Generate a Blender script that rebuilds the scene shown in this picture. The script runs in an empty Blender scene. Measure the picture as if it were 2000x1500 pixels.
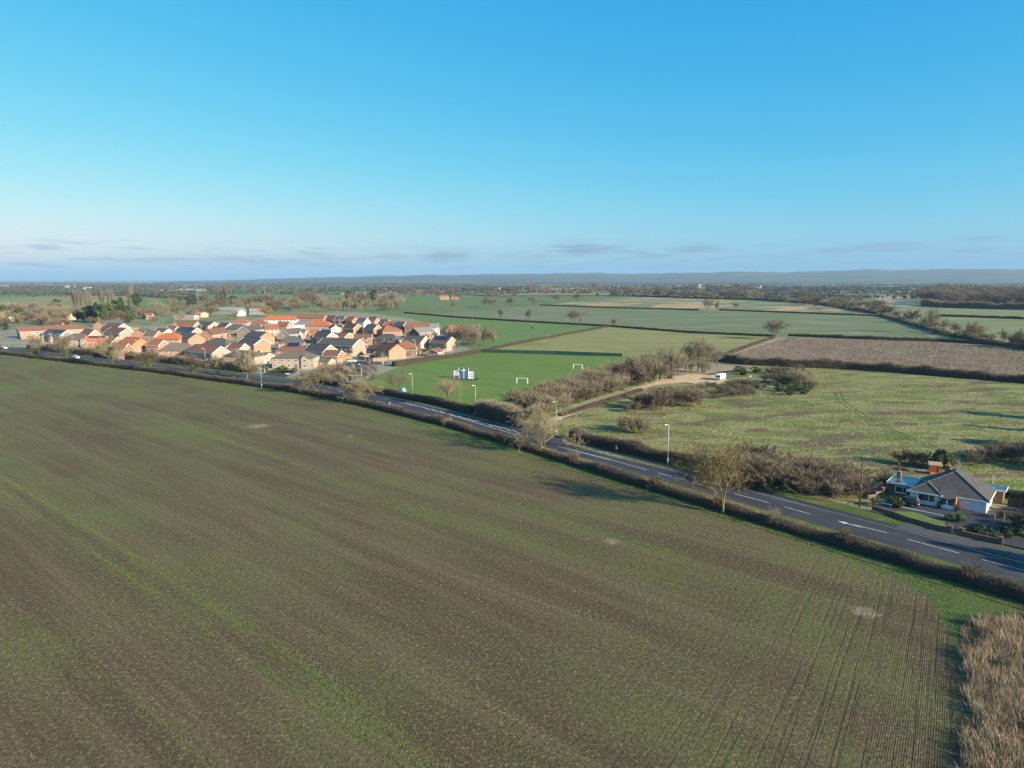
import bpy, math, random
import numpy as np
from mathutils import Vector, Matrix

R = math.radians
sc = bpy.context.scene
COL = sc.collection
rnd = random.Random(7)

# ------------------------------------------------------------------ camera
F, HC = 1387.0, 42.0                                  # focal length in photo pixels, camera height in metres
PITCH = math.atan((750 - 546) / F)
cam_d = bpy.data.cameras.new('Camera')
cam_d.sensor_width = 36.0
cam_d.lens = 36.0 * F / 2000.0
cam_d.clip_start, cam_d.clip_end = 0.5, 90000.0
cam = bpy.data.objects.new('Camera', cam_d)
cam.location = (0, 0, HC)
cam.rotation_euler = (R(90) - PITCH, 0, 0)
COL.objects.link(cam)
sc.camera = cam
sc.render.resolution_x, sc.render.resolution_y = 1024, 768

# ------------------------------------------------------------------ light, sky, exposure
SUN_AZ = math.atan2(0.83, -0.55)                      # clockwise from +Y: behind the camera, to the right
SUN_EL = R(19.5)
F_PX = F
SKY_STRENGTH = 0.069
world = bpy.data.worlds.new('World')
sc.world = world
world.use_nodes = True
wn, wl = world.node_tree.nodes, world.node_tree.links
wn.clear()
w_out = wn.new('ShaderNodeOutputWorld')
w_bg = wn.new('ShaderNodeBackground')
w_bg.inputs[1].default_value = SKY_STRENGTH
w_sky = wn.new('ShaderNodeTexSky')
w_sky.sky_type = 'NISHITA'
w_sky.sun_disc = False
w_sky.sun_elevation = SUN_EL
w_sky.sun_rotation = SUN_AZ
w_sky.altitude = 0
w_sky.air_density = 1.0
w_sky.dust_density = 1.0
w_sky.ozone_density = 2.5
# the camera's colour response to the clear sky: one power curve per channel, the same in every direction
w_sc = wn.new('ShaderNodeSeparateColor'); w_cc = wn.new('ShaderNodeCombineColor')
wl.new(w_sky.outputs[0], w_sc.inputs[0])
def wmath(op, a, b=None):
    n = wn.new('ShaderNodeMath'); n.operation = op
    for i, v in enumerate((a, b)):
        if v is None: continue
        if isinstance(v, (int, float)): n.inputs[i].default_value = v
        else: wl.new(v, n.inputs[i])
    return n.outputs[0]
w_r = wmath('MULTIPLY', wmath('POWER', w_sc.outputs[0], 1.97), 0.188)
w_g = wmath('MULTIPLY', wmath('POWER', w_sc.outputs[1], 0.72), 1.50)
w_b = wmath('MULTIPLY', wmath('POWER', w_sc.outputs[2], 0.24), 3.76)
w_r = wmath('MINIMUM', w_r, wmath('MULTIPLY', w_g, 0.85))
for k_, v_ in enumerate((w_r, w_g, w_b)): wl.new(v_, w_cc.inputs[k_])
# a thin bank of low cloud along the whole horizon
w_tc = wn.new('ShaderNodeTexCoord')
w_sep = wn.new('ShaderNodeSeparateXYZ')
wl.new(w_tc.outputs['Generated'], w_sep.inputs[0])
def wramp(v, a, b, c, d):
    m1 = wn.new('ShaderNodeMapRange'); m1.interpolation_type = 'SMOOTHSTEP'
    m1.inputs[1].default_value, m1.inputs[2].default_value = a, b
    m2 = wn.new('ShaderNodeMapRange'); m2.interpolation_type = 'SMOOTHSTEP'
    m2.inputs[1].default_value, m2.inputs[2].default_value = d, c
    wl.new(v, m1.inputs[0]); wl.new(v, m2.inputs[0])
    return wmath('MULTIPLY', m1.outputs[0], m2.outputs[0])
w_az = wmath('ARCTAN2', w_sep.outputs[0], w_sep.outputs[1])
w_cmb = wn.new('ShaderNodeCombineXYZ')
wl.new(wmath('MULTIPLY', w_az, 7.0), w_cmb.inputs[0])
wl.new(wmath('MULTIPLY', w_sep.outputs[2], 62.0), w_cmb.inputs[1])
w_cmb.inputs[2].default_value = 8.3
w_no = wn.new('ShaderNodeTexNoise')
w_no.inputs['Scale'].default_value = 2.4
w_no.inputs['Detail'].default_value = 7
w_no.inputs['Roughness'].default_value = 0.58
wl.new(w_cmb.outputs[0], w_no.inputs['Vector'])
w_cr = wn.new('ShaderNodeMapRange'); w_cr.interpolation_type = 'SMOOTHSTEP'
w_cr.inputs[1].default_value, w_cr.inputs[2].default_value = 0.50, 0.68
wl.new(w_no.outputs[0], w_cr.inputs[0])
w_band = wramp(w_sep.outputs[2], 0.006, 0.018, 0.028, 0.056)
w_puff = None
for cx_, cy_, cw_, ch_, ca_ in ((1140, 488, 75, 13, 1.0), (1240, 497, 32, 8, .9), (1345, 490, 55, 9, .9), (860, 501, 130, 11, .8), (560, 511, 190, 9, .7), (330, 513, 90, 7, .6), (1715, 492, 60, 8, .7), (1600, 496, 50, 7, .6), (1900, 482, 36, 5, .6), (1030, 500, 60, 8, .7)):
    a_ = math.atan((cx_ - 1000) / F_PX); e_ = (546 - cy_) / F_PX
    d_ = wmath('ADD', wmath('POWER', wmath('ABSOLUTE', wmath('MULTIPLY', wmath('SUBTRACT', w_az, a_), F_PX / cw_)), 2), wmath('POWER', wmath('ABSOLUTE', wmath('MULTIPLY', wmath('SUBTRACT', w_sep.outputs[2], e_), F_PX / ch_)), 2))
    g_ = wmath('MULTIPLY', wmath('EXPONENT', wmath('MULTIPLY', d_, -1.0)), ca_)
    w_puff = g_ if w_puff is None else wmath('MAXIMUM', w_puff, g_)
w_pn = wn.new('ShaderNodeMapRange'); w_pn.inputs[1].default_value, w_pn.inputs[2].default_value = 0.36, 0.58
wl.new(w_no.outputs[0], w_pn.inputs[0])
w_fac = wmath('MULTIPLY', wmath('MAXIMUM', wmath('MULTIPLY', w_cr.outputs[0], wmath('MULTIPLY', w_band, 0.6)), wmath('MULTIPLY', w_pn.outputs[0], w_puff)), 0.95)
w_mix = wn.new('ShaderNodeMix'); w_mix.data_type = 'RGBA'
wl.new(w_fac, w_mix.inputs['Factor'])
wl.new(w_cc.outputs[0], w_mix.inputs['A'])
w_mix.inputs['B'].default_value = (1.6, 2.4, 3.45, 1)
wl.new(w_mix.outputs['Result'], w_bg.inputs[0])
wl.new(w_bg.outputs[0], w_out.inputs[0])

sun_d = bpy.data.lights.new('Sun', 'SUN')
sun_d.energy = 5.0
sun_d.angle = R(0.55)
sun_d.color = (1.0, 0.85, 0.64)
sun = bpy.data.objects.new('Sun', sun_d)
SDIR = Vector((math.sin(SUN_AZ) * math.cos(SUN_EL), math.cos(SUN_AZ) * math.cos(SUN_EL), math.sin(SUN_EL)))
sun.rotation_euler = SDIR.to_track_quat('Z', 'Y').to_euler()
COL.objects.link(sun)

sc.view_settings.view_transform = 'Standard'
sc.view_settings.look = 'None'
sc.view_settings.exposure = 1.2
sc.view_settings.gamma = 1.0
sc.cycles.use_denoising = True
sc.cycles.denoising_prefilter = 'NONE'
sc.cycles.max_bounces = 5
sc.cycles.volume_bounces = 0
sc.cycles.diffuse_bounces = 3
sc.cycles.transparent_max_bounces = 6

# ------------------------------------------------------------------ helpers
def G(x, y, z=0.0):
    """photo pixel -> point on the level plane at height z"""
    dx, dz = (x - 1000) / F, -(y - 750) / F
    c, s = math.cos(PITCH), math.sin(PITCH)
    wy, wz = c + s * dz, -s + c * dz
    t = (z - HC) / wz
    return Vector((dx * t, wy * t, z))
def GG(pts, z=0.0):
    return [G(x, y, z) for x, y in pts]

def srgb(r, g, b):
    f = lambda c: (c / 255 / 12.92) if c / 255 < 0.04045 else ((c / 255 + 0.055) / 1.055) ** 2.4
    return (f(r), f(g), f(b))

MATS = {}
def mat(name, col, rough=0.8, col2=None, scale=1.0, detail=3, bump=0.0, bscale=None, metal=0.0, spec=0.3,
        coords='Object', contrast=(0.35, 0.65), rand=0.0, stretch=None, trans=0.0):
    """plain procedural surface: two colours broken by noise, optional bump and per-object variation"""
    if name in MATS: return MATS[name]
    m = bpy.data.materials.new(name); m.use_nodes = True
    n, l = m.node_tree.nodes, m.node_tree.links
    b = n['Principled BSDF']
    b.inputs['Roughness'].default_value = rough
    b.inputs['Metallic'].default_value = metal
    b.inputs['Specular IOR Level'].default_value = spec
    b.inputs['Base Color'].default_value = (*col, 1)
    src = None
    if coords == 'World':
        g = n.new('ShaderNodeNewGeometry'); src = g.outputs['Position']
    else:
        t = n.new('ShaderNodeTexCoord'); src = t.outputs['Object']
    if stretch:
        mp = n.new('ShaderNodeMapping'); mp.inputs['Scale'].default_value = stretch
        l.new(src, mp.inputs['Vector']); src = mp.outputs[0]
    out = None
    if col2:
        no = n.new('ShaderNodeTexNoise')
        no.inputs['Scale'].default_value = scale; no.inputs['Detail'].default_value = detail
        l.new(src, no.inputs['Vector'])
        mr = n.new('ShaderNodeMapRange'); mr.inputs[1].default_value, mr.inputs[2].default_value = contrast
        l.new(no.outputs[0], mr.inputs[0])
        mx = n.new('ShaderNodeMix'); mx.data_type = 'RGBA'
        mx.inputs['A'].default_value = (*col, 1); mx.inputs['B'].default_value = (*col2, 1)
        l.new(mr.outputs[0], mx.inputs['Factor'])
        out = mx.outputs['Result']
        l.new(out, b.inputs['Base Color'])
    if rand:
        oi = n.new('ShaderNodeObjectInfo')
        mr2 = n.new('ShaderNodeMapRange'); mr2.inputs[3].default_value = 1 - rand; mr2.inputs[4].default_value = 1 + rand
        l.new(oi.outputs['Random'], mr2.inputs[0])
        hs = n.new('ShaderNodeHueSaturation')
        l.new(mr2.outputs[0], hs.inputs['Value'])
        if out: l.new(out, hs.inputs['Color'])
        else: hs.inputs['Color'].default_value = (*col, 1)
        l.new(hs.outputs[0], b.inputs['Base Color'])
    if bump:
        nb = n.new('ShaderNodeTexNoise')
        nb.inputs['Scale'].default_value = bscale or scale * 3; nb.inputs['Detail'].default_value = 3
        l.new(src, nb.inputs['Vector'])
        bp = n.new('ShaderNodeBump'); bp.inputs['Strength'].default_value = 1.0
        bp.inputs['Distance'].default_value = bump
        l.new(nb.outputs[0], bp.inputs['Height']); l.new(bp.outputs[0], b.inputs['Normal'])
    MATS[name] = m
    return m

class NT:
    """tiny node helper for the larger ground materials"""
    def __init__(s, name):
        s.m = bpy.data.materials.new(name); s.m.use_nodes = True
        s.n, s.l = s.m.node_tree.nodes, s.m.node_tree.links
        s.b = s.n['Principled BSDF']
        s.b.inputs['Specular IOR Level'].default_value = 0.15
        s.b.inputs['Roughness'].default_value = 0.95
        s.pos = s.n.new('ShaderNodeNewGeometry').outputs['Position']
        MATS[name] = s.m
    def map(s, rot=0.0, scale=(1, 1, 1), loc=(0, 0, 0)):
        r = s.n.new('ShaderNodeMapping'); r.inputs['Rotation'].default_value = (0, 0, rot)
        s.l.new(s.pos, r.inputs['Vector'])
        q = s.n.new('ShaderNodeMapping'); q.inputs['Scale'].default_value = scale; q.inputs['Location'].default_value = loc
        s.l.new(r.outputs[0], q.inputs['Vector'])
        return q.outputs[0]
    def noise(s, vec, scale, detail=4, rough=0.55):
        t = s.n.new('ShaderNodeTexNoise')
        t.inputs['Scale'].default_value = scale; t.inputs['Detail'].default_value = detail; t.inputs['Roughness'].default_value = rough
        s.l.new(vec, t.inputs['Vector']); return t.outputs[0]
    def rng(s, v, a, b, c=0.0, d=1.0, smooth=True):
        t = s.n.new('ShaderNodeMapRange')
        if smooth: t.interpolation_type = 'SMOOTHSTEP'
        t.inputs[1].default_value, t.inputs[2].default_value, t.inputs[3].default_value, t.inputs[4].default_value = a, b, c, d
        s.l.new(v, t.inputs[0]); return t.outputs[0]
    def math(s, op, a, b=None):
        t = s.n.new('ShaderNodeMath'); t.operation = op
        for i, v in enumerate((a, b)):
            if v is None: continue
            if isinstance(v, (int, float)): t.inputs[i].default_value = v
            else: s.l.new(v, t.inputs[i])
        return t.outputs[0]
    def mix(s, f, a, b, blend='MIX'):
        t = s.n.new('ShaderNodeMix'); t.data_type = 'RGBA'; t.blend_type = blend
        if isinstance(f, (int, float)): t.inputs['Factor'].default_value = f
        else: s.l.new(f, t.inputs['Factor'])
        for k, v in (('A', a), ('B', b)):
            if isinstance(v, tuple): t.inputs[k].default_value = (*v, 1)
            else: s.l.new(v, t.inputs[k])
        return t.outputs['Result']
    def attr(s, name):
        t = s.n.new('ShaderNodeAttribute'); t.attribute_name = name; return t.outputs['Fac']
    def done(s, col, height=None, dist=0.05):
        s.l.new(col, s.b.inputs['Base Color'])
        if height is not None:
            bp = s.n.new('ShaderNodeBump'); bp.inputs['Distance'].default_value = dist; bp.inputs['Strength'].default_value = 1.0
            s.l.new(height, bp.inputs['Height']); s.l.new(bp.outputs[0], s.b.inputs['Normal'])
        return s.m

def link(o, parent=None):
    COL.objects.link(o)
    if parent is not None: o.parent = parent
    return o
def tag(o, label=None, cat=None, group=None, kind=None):
    if label: o['label'] = label
    if cat: o['category'] = cat
    if group: o['group'] = group
    if kind: o['kind'] = kind
    return o
def empty(name, loc=(0, 0, 0), rz=0.0, label=None, cat=None, group=None):
    o = bpy.data.objects.new(name, None)
    o.location = loc; o.rotation_euler = (0, 0, rz)
    o.empty_display_size = 0.5
    link(o); return tag(o, label, cat, group)

class MB:
    def __init__(s): s.v, s.f, s.mi = [], [], []; s.cur = 0
    def face(s, pts):
        i = len(s.v); s.v.extend([tuple(p) for p in pts]); s.f.append(tuple(range(i, i + len(pts)))); s.mi.append(s.cur)
    def box(s, c, size, rz=0.0, taper=1.0):
        cx, cy, cz = c; sx, sy, sz = (size[0] / 2, size[1] / 2, size[2] / 2)
        ca, sa = math.cos(rz), math.sin(rz); i = len(s.v)
        for dz in (-1, 1):
            k = 1 if dz < 0 else taper
            for dx, dy in ((-1, -1), (1, -1), (1, 1), (-1, 1)):
                x, y = dx * sx * k, dy * sy * k
                s.v.append((cx + x * ca - y * sa, cy + x * sa + y * ca, cz + dz * sz))
        for q in ((0, 3, 2, 1), (4, 5, 6, 7), (0, 1, 5, 4), (1, 2, 6, 5), (2, 3, 7, 6), (3, 0, 4, 7)):
            s.f.append(tuple(i + k for k in q)); s.mi.append(s.cur)
        return s
    def prism(s, poly, z0, z1):
        n = len(poly); i = len(s.v)
        s.v += [(p[0], p[1], z0) for p in poly] + [(p[0], p[1], z1) for p in poly]
        s.f.append(tuple(range(i + n - 1, i - 1, -1))); s.f.append(tuple(range(i + n, i + 2 * n)))
        s.mi += [s.cur] * 2
        for k in range(n):
            s.f.append((i + k, i + (k + 1) % n, i + n + (k + 1) % n, i + n + k)); s.mi.append(s.cur)
        return s
    def slab(s, pts, t):
        """planar polygon pts thickened downwards by t"""
        n = len(pts); i = len(s.v)
        s.v += [tuple(p) for p in pts] + [(p[0], p[1], p[2] - t) for p in pts]
        s.f.append(tuple(range(i, i + n))); s.f.append(tuple(range(i + 2 * n - 1, i + n - 1, -1)))
        s.mi += [s.cur] * 2
        for k in range(n):
            s.f.append((i + n + k, i + n + (k + 1) % n, i + (k + 1) % n, i + k)); s.mi.append(s.cur)
        return s
    def tube(s, pts, rad, n=6):
        prev = None
        for k, p in enumerate(pts):
            p = Vector(p)
            d = (Vector(pts[min(k + 1, len(pts) - 1)]) - Vector(pts[max(k - 1, 0)])).normalized()
            a = d.cross(Vector((0, 0, 1)))
            if a.length < 1e-3: a = Vector((1, 0, 0))
            a.normalize(); b = d.cross(a)
            r = rad[k] if isinstance(rad, (list, tuple)) else rad
            i = len(s.v)
            for j in range(n):
                t = 2 * math.pi * j / n
                s.v.append(tuple(p + a * (r * math.cos(t)) + b * (r * math.sin(t))))
            if prev is not None:
                for j in range(n):
                    s.f.append((prev + j, prev + (j + 1) % n, i + (j + 1) % n, i + j)); s.mi.append(s.cur)
            else:
                s.f.append(tuple(i + j for j in range(n))[::-1]); s.mi.append(s.cur)
            prev = i
        s.f.append(tuple(prev + j for j in range(n))); s.mi.append(s.cur)
        return s
    def mesh(s, name, mats, smooth=False):
        me = bpy.data.meshes.new(name); me.from_pydata(s.v, [], s.f)
        for m in (mats if isinstance(mats, (list, tuple)) else [mats]): me.materials.append(m)
        if any(s.mi): me.polygons.foreach_set('material_index', s.mi)
        if smooth: me.polygons.foreach_set('use_smooth', [True] * len(me.polygons))
        me.update(); return me
    def build(s, name, mats, parent=None, smooth=False, loc=None, rz=None):
        o = bpy.data.objects.new(name, s.mesh(name, mats, smooth))
        if loc is not None: o.location = loc
        if rz is not None: o.rotation_euler = (0, 0, rz)
        return link(o, parent)

def np_mesh(name, V, T, m, k=3, attrs=None, smooth=False):
    """fast mesh from numpy vertices and k-gons"""
    me = bpy.data.meshes.new(name)
    V = np.ascontiguousarray(V, dtype=np.float32); T = np.ascontiguousarray(T, dtype=np.int32)
    me.vertices.add(len(V)); me.vertices.foreach_set('co', V.ravel())
    me.loops.add(T.size); me.loops.foreach_set('vertex_index', T.ravel())
    me.polygons.add(len(T))
    me.polygons.foreach_set('loop_start', np.arange(0, T.size, k, dtype=np.int32))
    if smooth: me.polygons.foreach_set('use_smooth', np.ones(len(T), dtype=bool))
    for mm in (m if isinstance(m, (list, tuple)) else [m]): me.materials.append(mm)
    for a, vals in (attrs or {}).items():
        at = me.attributes.new(a, 'FLOAT', 'POINT'); at.data.foreach_set('value', np.ascontiguousarray(vals, dtype=np.float32))
    me.update(calc_edges=True); me.validate(); return me
def np_obj(name, V, T, m, parent=None, **kw):
    return link(bpy.data.objects.new(name, np_mesh(name, V, T, m, **kw)), parent)

def blades(P, D, L, W, rg):
    """one thin triangle per point: base at P, pointing along D"""
    n = len(P)
    D = D / np.maximum(np.linalg.norm(D, axis=1, keepdims=True), 1e-6)
    q = rg.normal(size=(n, 3)); S = np.cross(D, q); S /= np.maximum(np.linalg.norm(S, axis=1, keepdims=True), 1e-6)
    L = np.broadcast_to(np.asarray(L, float), (n,))[:, None]; W = np.broadcast_to(np.asarray(W, float), (n,))[:, None]
    V = np.empty((n, 3, 3)); V[:, 0] = P - S * W / 2; V[:, 1] = P + S * W / 2; V[:, 2] = P + D * L
    return V.reshape(-1, 3), np.arange(n * 3).reshape(-1, 3)
def leaves(P, size, rg):
    """randomly turned leaf clumps as small triangles"""
    n = len(P)
    A = rg.normal(size=(n, 3)); A /= np.linalg.norm(A, axis=1, keepdims=True)
    B = np.cross(A, rg.normal(size=(n, 3))); B /= np.linalg.norm(B, axis=1, keepdims=True)
    s = np.broadcast_to(np.asarray(size, float), (n,))[:, None] * rg.uniform(.6, 1.3, (n, 1))
    V = np.empty((n, 3, 3)); V[:, 0] = P - A * s * .6 - B * s * .3; V[:, 1] = P + A * s * .6 - B * s * .3; V[:, 2] = P + B * s * .7
    return V.reshape(-1, 3), np.arange(n * 3).reshape(-1, 3)
def join(*vt):
    Vs, Ts, o = [], [], 0
    for V, T in vt:
        Vs.append(V); Ts.append(T + o); o += len(V)
    return np.concatenate(Vs), np.concatenate(Ts)
def vnoise(x, y, seed=0):
    """cheap smooth 2-D value noise in 0..1 (numpy)"""
    x, y = np.asarray(x, float), np.asarray(y, float)
    xi, yi = np.floor(x).astype(int), np.floor(y).astype(int)
    fx, fy = x - xi, y - yi; fx, fy = fx * fx * (3 - 2 * fx), fy * fy * (3 - 2 * fy)
    def h(i, j):
        v = np.sin(i * 127.1 + j * 311.7 + seed * 74.7) * 43758.5453
        return v - np.floor(v)
    return (h(xi, yi) * (1 - fx) + h(xi + 1, yi) * fx) * (1 - fy) + (h(xi, yi + 1) * (1 - fx) + h(xi + 1, yi + 1) * fx) * fy
def fnoise(x, y, seed=0, o=3):
    return sum(vnoise(np.asarray(x) * 2 ** k, np.asarray(y) * 2 ** k, seed + k * 9) * .5 ** (k + 1) for k in range(o)) / (1 - .5 ** o)
def resample(pts, step):
    P = np.array([(p[0], p[1]) for p in pts], float)
    d = np.concatenate([[0], np.cumsum(np.linalg.norm(np.diff(P, axis=0), axis=1))])
    n = max(2, int(d[-1] / step) + 1); s = np.linspace(0, d[-1], n)
    Q = np.stack([np.interp(s, d, P[:, 0]), np.interp(s, d, P[:, 1])], 1)
    t = np.gradient(Q, axis=0); t /= np.linalg.norm(t, axis=1, keepdims=True)
    return Q, t, s
def dist_poly(X, Y, pts):
    """distance to and side of a polyline (numpy)"""
    best = np.full(X.shape, 1e9); side = np.zeros(X.shape)
    for (ax, ay), (bx, by) in zip(pts[:-1], pts[1:]):
        dx, dy = bx - ax, by - ay; L2 = dx * dx + dy * dy
        t = np.clip(((X - ax) * dx + (Y - ay) * dy) / L2, 0, 1)
        d = np.hypot(X - ax - t * dx, Y - ay - t * dy)
        s = np.sign(dx * (Y - ay) - dy * (X - ax)); u = d < best - 1e-9
        best = np.where(u, d, best); side = np.where(u, s, side)
    return best, side
def sheet(name, pts, z, m, kind='structure', parent=None):
    b = MB(); b.face([(p[0], p[1], z) for p in pts])
    o = b.build(name, m, parent)
    if parent is None: tag(o, kind=kind)
    return o
def ribbon(name, pts, w0, w1, z, m, step=4.0, kind='structure', parent=None):
    """strip along a polyline between the side offsets w0 and w1 (left of travel is positive)"""
    Q, t, s = resample(pts, step); n = np.stack([-t[:, 1], t[:, 0]], 1)
    w0 = np.broadcast_to(w0, (len(Q),))[:, None] if np.ndim(w0) == 0 else np.asarray(w0)[:, None]
    A, B = Q + n * w0, Q + n * w1
    V = np.concatenate([np.c_[A, np.full(len(A), z)], np.c_[B, np.full(len(B), z)]]); k = len(A)
    T = np.array([(i + 1, i, k + i, k + i + 1) for i in range(k - 1)])
    o = np_obj(name, V, T, m, parent, k=4)
    if parent is None and kind: tag(o, kind=kind)
    return o

# ------------------------------------------------------------------ ground materials
def patchwork(name='far_fields', px=420, py=230, dim=1.0, wood=False):
    t = NT(name)
    v = t.map(R(24), (1 / px, 1 / py, 1))
    vo = t.n.new('ShaderNodeTexVoronoi'); vo.inputs['Scale'].default_value = 1.0; vo.inputs['Randomness'].default_value = .8
    t.l.new(v, vo.inputs['Vector'])
    cr = t.n.new('ShaderNodeValToRGB'); cr.color_ramp.interpolation = 'CONSTANT'
    e = cr.color_ramp.elements
    cols = [(0, (.12, .19, .065)), (.22, (.16, .20, .085)), (.36, (.32, .26, .17)), (.5, (.11, .19, .06)), (.66, (.22, .21, .11)), (.8, (.14, .21, .075)), (.92, (.27, .21, .13))]
    if wood: cols = [(0, (.085, .13, .055)), (.16, (.022, .028, .022)), (.32, (.19, .17, .11)), (.46, (.025, .03, .022)), (.6, (.11, .14, .065)), (.74, (.03, .035, .025)), (.86, (.15, .15, .09))]
    while len(e) < len(cols): e.new(.5)
    for x, (p, c) in zip(e, cols): x.position = p; x.color = (*c, 1)
    sep = t.n.new('ShaderNodeSeparateColor'); t.l.new(vo.outputs['Color'], sep.inputs[0]); t.l.new(sep.outputs[0], cr.inputs[0])
    ve = t.n.new('ShaderNodeTexVoronoi'); ve.feature = 'DISTANCE_TO_EDGE'; ve.inputs['Randomness'].default_value = .8
    t.l.new(v, ve.inputs['Vector'])
    edge = t.rng(ve.outputs[0], .012, .022)
    c = t.mix(edge, (.035, .035, .022), cr.outputs[0])
    n = t.noise(t.pos, .02, 5)
    c = t.mix(t.rng(n, .3, .7, 0, .35), c, (.05, .055, .035) if wood else (.10, .11, .06))
    return t.done(c)
def grass(name, a, b, c=None, fine=1.6, big=.03, bump=.12, rot=0.0, stripe=None):
    t = NT(name)
    f = t.noise(t.pos, fine, 5, .65); g = t.noise(t.pos, big, 4); h = t.noise(t.map(rot, (.02, .25, 1)), 1.0, 3)
    col = t.mix(t.rng(g, .35, .65), a, b)
    if c: col = t.mix(t.rng(h, .45, .62, 0, .8), col, c)
    col = t.mix(t.rng(f, .3, .7, .0, .55), col, tuple(x * .55 for x in a))
    return t.done(col, f, bump)
def arable():
    t = NT('arable_soil')
    rows = R(42)
    gr, hd, gs = t.attr('green'), t.attr('headland'), t.attr('grassy')
    band = t.noise(t.map(rows, (.012, .20, 1)), 1.0, 4, .6)
    band2 = t.noise(t.map(rows, (.03, .9, 1), (7, 3, 0)), 1.0, 3, .6)
    f = t.noise(t.pos, 2.3, 5, .78); f2 = t.noise(t.pos, 1.1, 4, .6); big = t.noise(t.pos, .035, 4)
    soil = t.mix(t.rng(band, .36, .64), (.088, .068, .037), (.136, .107, .060))
    soil = t.mix(t.rng(band2, .4, .62, 0, .35), soil, (.088, .070, .038))
    soil = t.mix(t.rng(f, .54, .66, 0, .9), soil, (.31, .245, .15))
    soil = t.mix(t.rng(f, .47, .36, 0, .9), soil, (.040, .030, .019))
    soil = t.mix(t.rng(t.noise(t.map(rows, (.05, 2.3, 1), (2, 9, 0)), 1.0, 2, .5), .45, .62, 0, .30), soil, (.070, .054, .032))
    gfac = t.math('MULTIPLY', t.rng(t.math('ADD', t.math('MULTIPLY', f2, .55), t.math('MULTIPLY', gr, .9)), .42, .92), .95)
    col = t.mix(gfac, soil, t.mix(t.rng(f, .35, .65), (.078, .092, .030), (.150, .165, .060)))
    wv = t.n.new('ShaderNodeTexWave'); wv.wave_type = 'BANDS'; wv.bands_direction = 'X'
    wv.inputs['Scale'].default_value = 1.5; wv.inputs['Distortion'].default_value = 3.0; wv.inputs['Detail'].default_value = 2; wv.inputs['Detail Scale'].default_value = 1.5
    t.l.new(t.map(R(32.1), (1, 1, 1)), wv.inputs['Vector'])
    ln = t.rng(t.noise(t.map(R(32.1), (2.1, .035, 1)), 1.0, 3, .6), .50, .64)
    wf = t.math('ADD', t.math('MULTIPLY', t.math('MULTIPLY', wv.outputs[1], t.math('POWER', hd, 7.0)), .55), t.math('MULTIPLY', t.math('MULTIPLY', ln, hd), .95))
    col = t.mix(t.math('MULTIPLY', wf, .45), col, (.052, .042, .025))
    col = t.mix(t.rng(t.math('ADD', gs, t.math('MULTIPLY', t.math('SUBTRACT', f2, .5), .7)), .35, .65), col, t.mix(t.rng(f, .35, .65), (.050, .085, .020), (.105, .145, .045)))
    pt = t.attr('pale')
    col = t.mix(t.rng(t.math('MULTIPLY', pt, t.math('ADD', f, f2)), .5, 1.15, 0, .7), col, (.36, .28, .19))
    hgt = t.math('ADD', f, t.math('MULTIPLY', wf, -.35))
    return t.done(col, hgt, .30)
def meadow():
    t = NT('rough_meadow')
    f = t.noise(t.pos, 1.15, 4, .7); g = t.noise(t.pos, .055, 4, .6); h = t.noise(t.map(R(15), (.05, .12, 1)), 1.0, 5, .65); k = t.noise(t.map(R(-20), (.04, .10, 1), (9, 5, 0)), 1.0, 5, .65)
    col = t.mix(t.rng(g, .42, .6), (.125, .165, .036), (.170, .185, .056))
    col = t.mix(t.math('MULTIPLY', t.rng(h, .42, .54), t.rng(f, .38, .58, 0, .85)), col, (.31, .275, .135))
    col = t.mix(t.rng(k, .51, .61, 0, .9), col, (.130, .095, .060))
    col = t.mix(t.rng(f, .46, .32, 0, .8), col, (.022, .036, .010))
    return t.done(col, f, .5)
def scrubland():
    t = NT('dead_scrub')
    f = t.noise(t.pos, .9, 5, .72); h = t.noise(t.map(R(10), (.03, .14, 1)), 1.0, 5, .65)
    col = t.mix(t.rng(h, .4, .62), (.265, .205, .145), (.165, .122, .090))
    col = t.mix(t.rng(f, .5, .72, 0, .7), col, (.31, .26, .185))
    col = t.mix(t.rng(f, .45, .3, 0, .7), col, (.06, .042, .03))
    return t.done(col, f, .8)
def stripes(name, a, b, c, rot, sx=.006, sy=.09):
    t = NT(name)
    h = t.noise(t.map(rot, (sx, sy, 1)), 1.0, 4, .55); f = t.noise(t.pos, .25, 5, .7); g = t.noise(t.map(rot, (sx * 2, sy * .45, 1), (3, 8, 0)), 1.0, 3)
    col = t.mix(t.rng(h, .38, .62), a, b)
    col = t.mix(t.rng(g, .50, .60, 0, .9), col, c)
    col = t.mix(t.rng(f, .35, .65, 0, .35), col, tuple(x * .6 for x in a))
    return t.done(col, f, .1)
def asphalt(name, a, b, line=None):
    t = NT(name)
    f = t.noise(t.pos, 7, 4, .7); g = t.noise(t.map(R(51), (.03, .9, 1)), 1.0, 4); p = t.noise(t.pos, .12, 4)
    col = t.mix(t.rng(g, .35, .65), a, b)
    col = t.mix(t.rng(p, .5, .66, 0, .35), col, tuple(x * 1.35 for x in b))
    col = t.mix(t.rng(f, .3, .7, 0, .25), col, tuple(x * .6 for x in a))
    t.b.inputs['Roughness'].default_value = .8; t.b.inputs['Specular IOR Level'].default_value = .25
    return t.done(col, f, .01)

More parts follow.
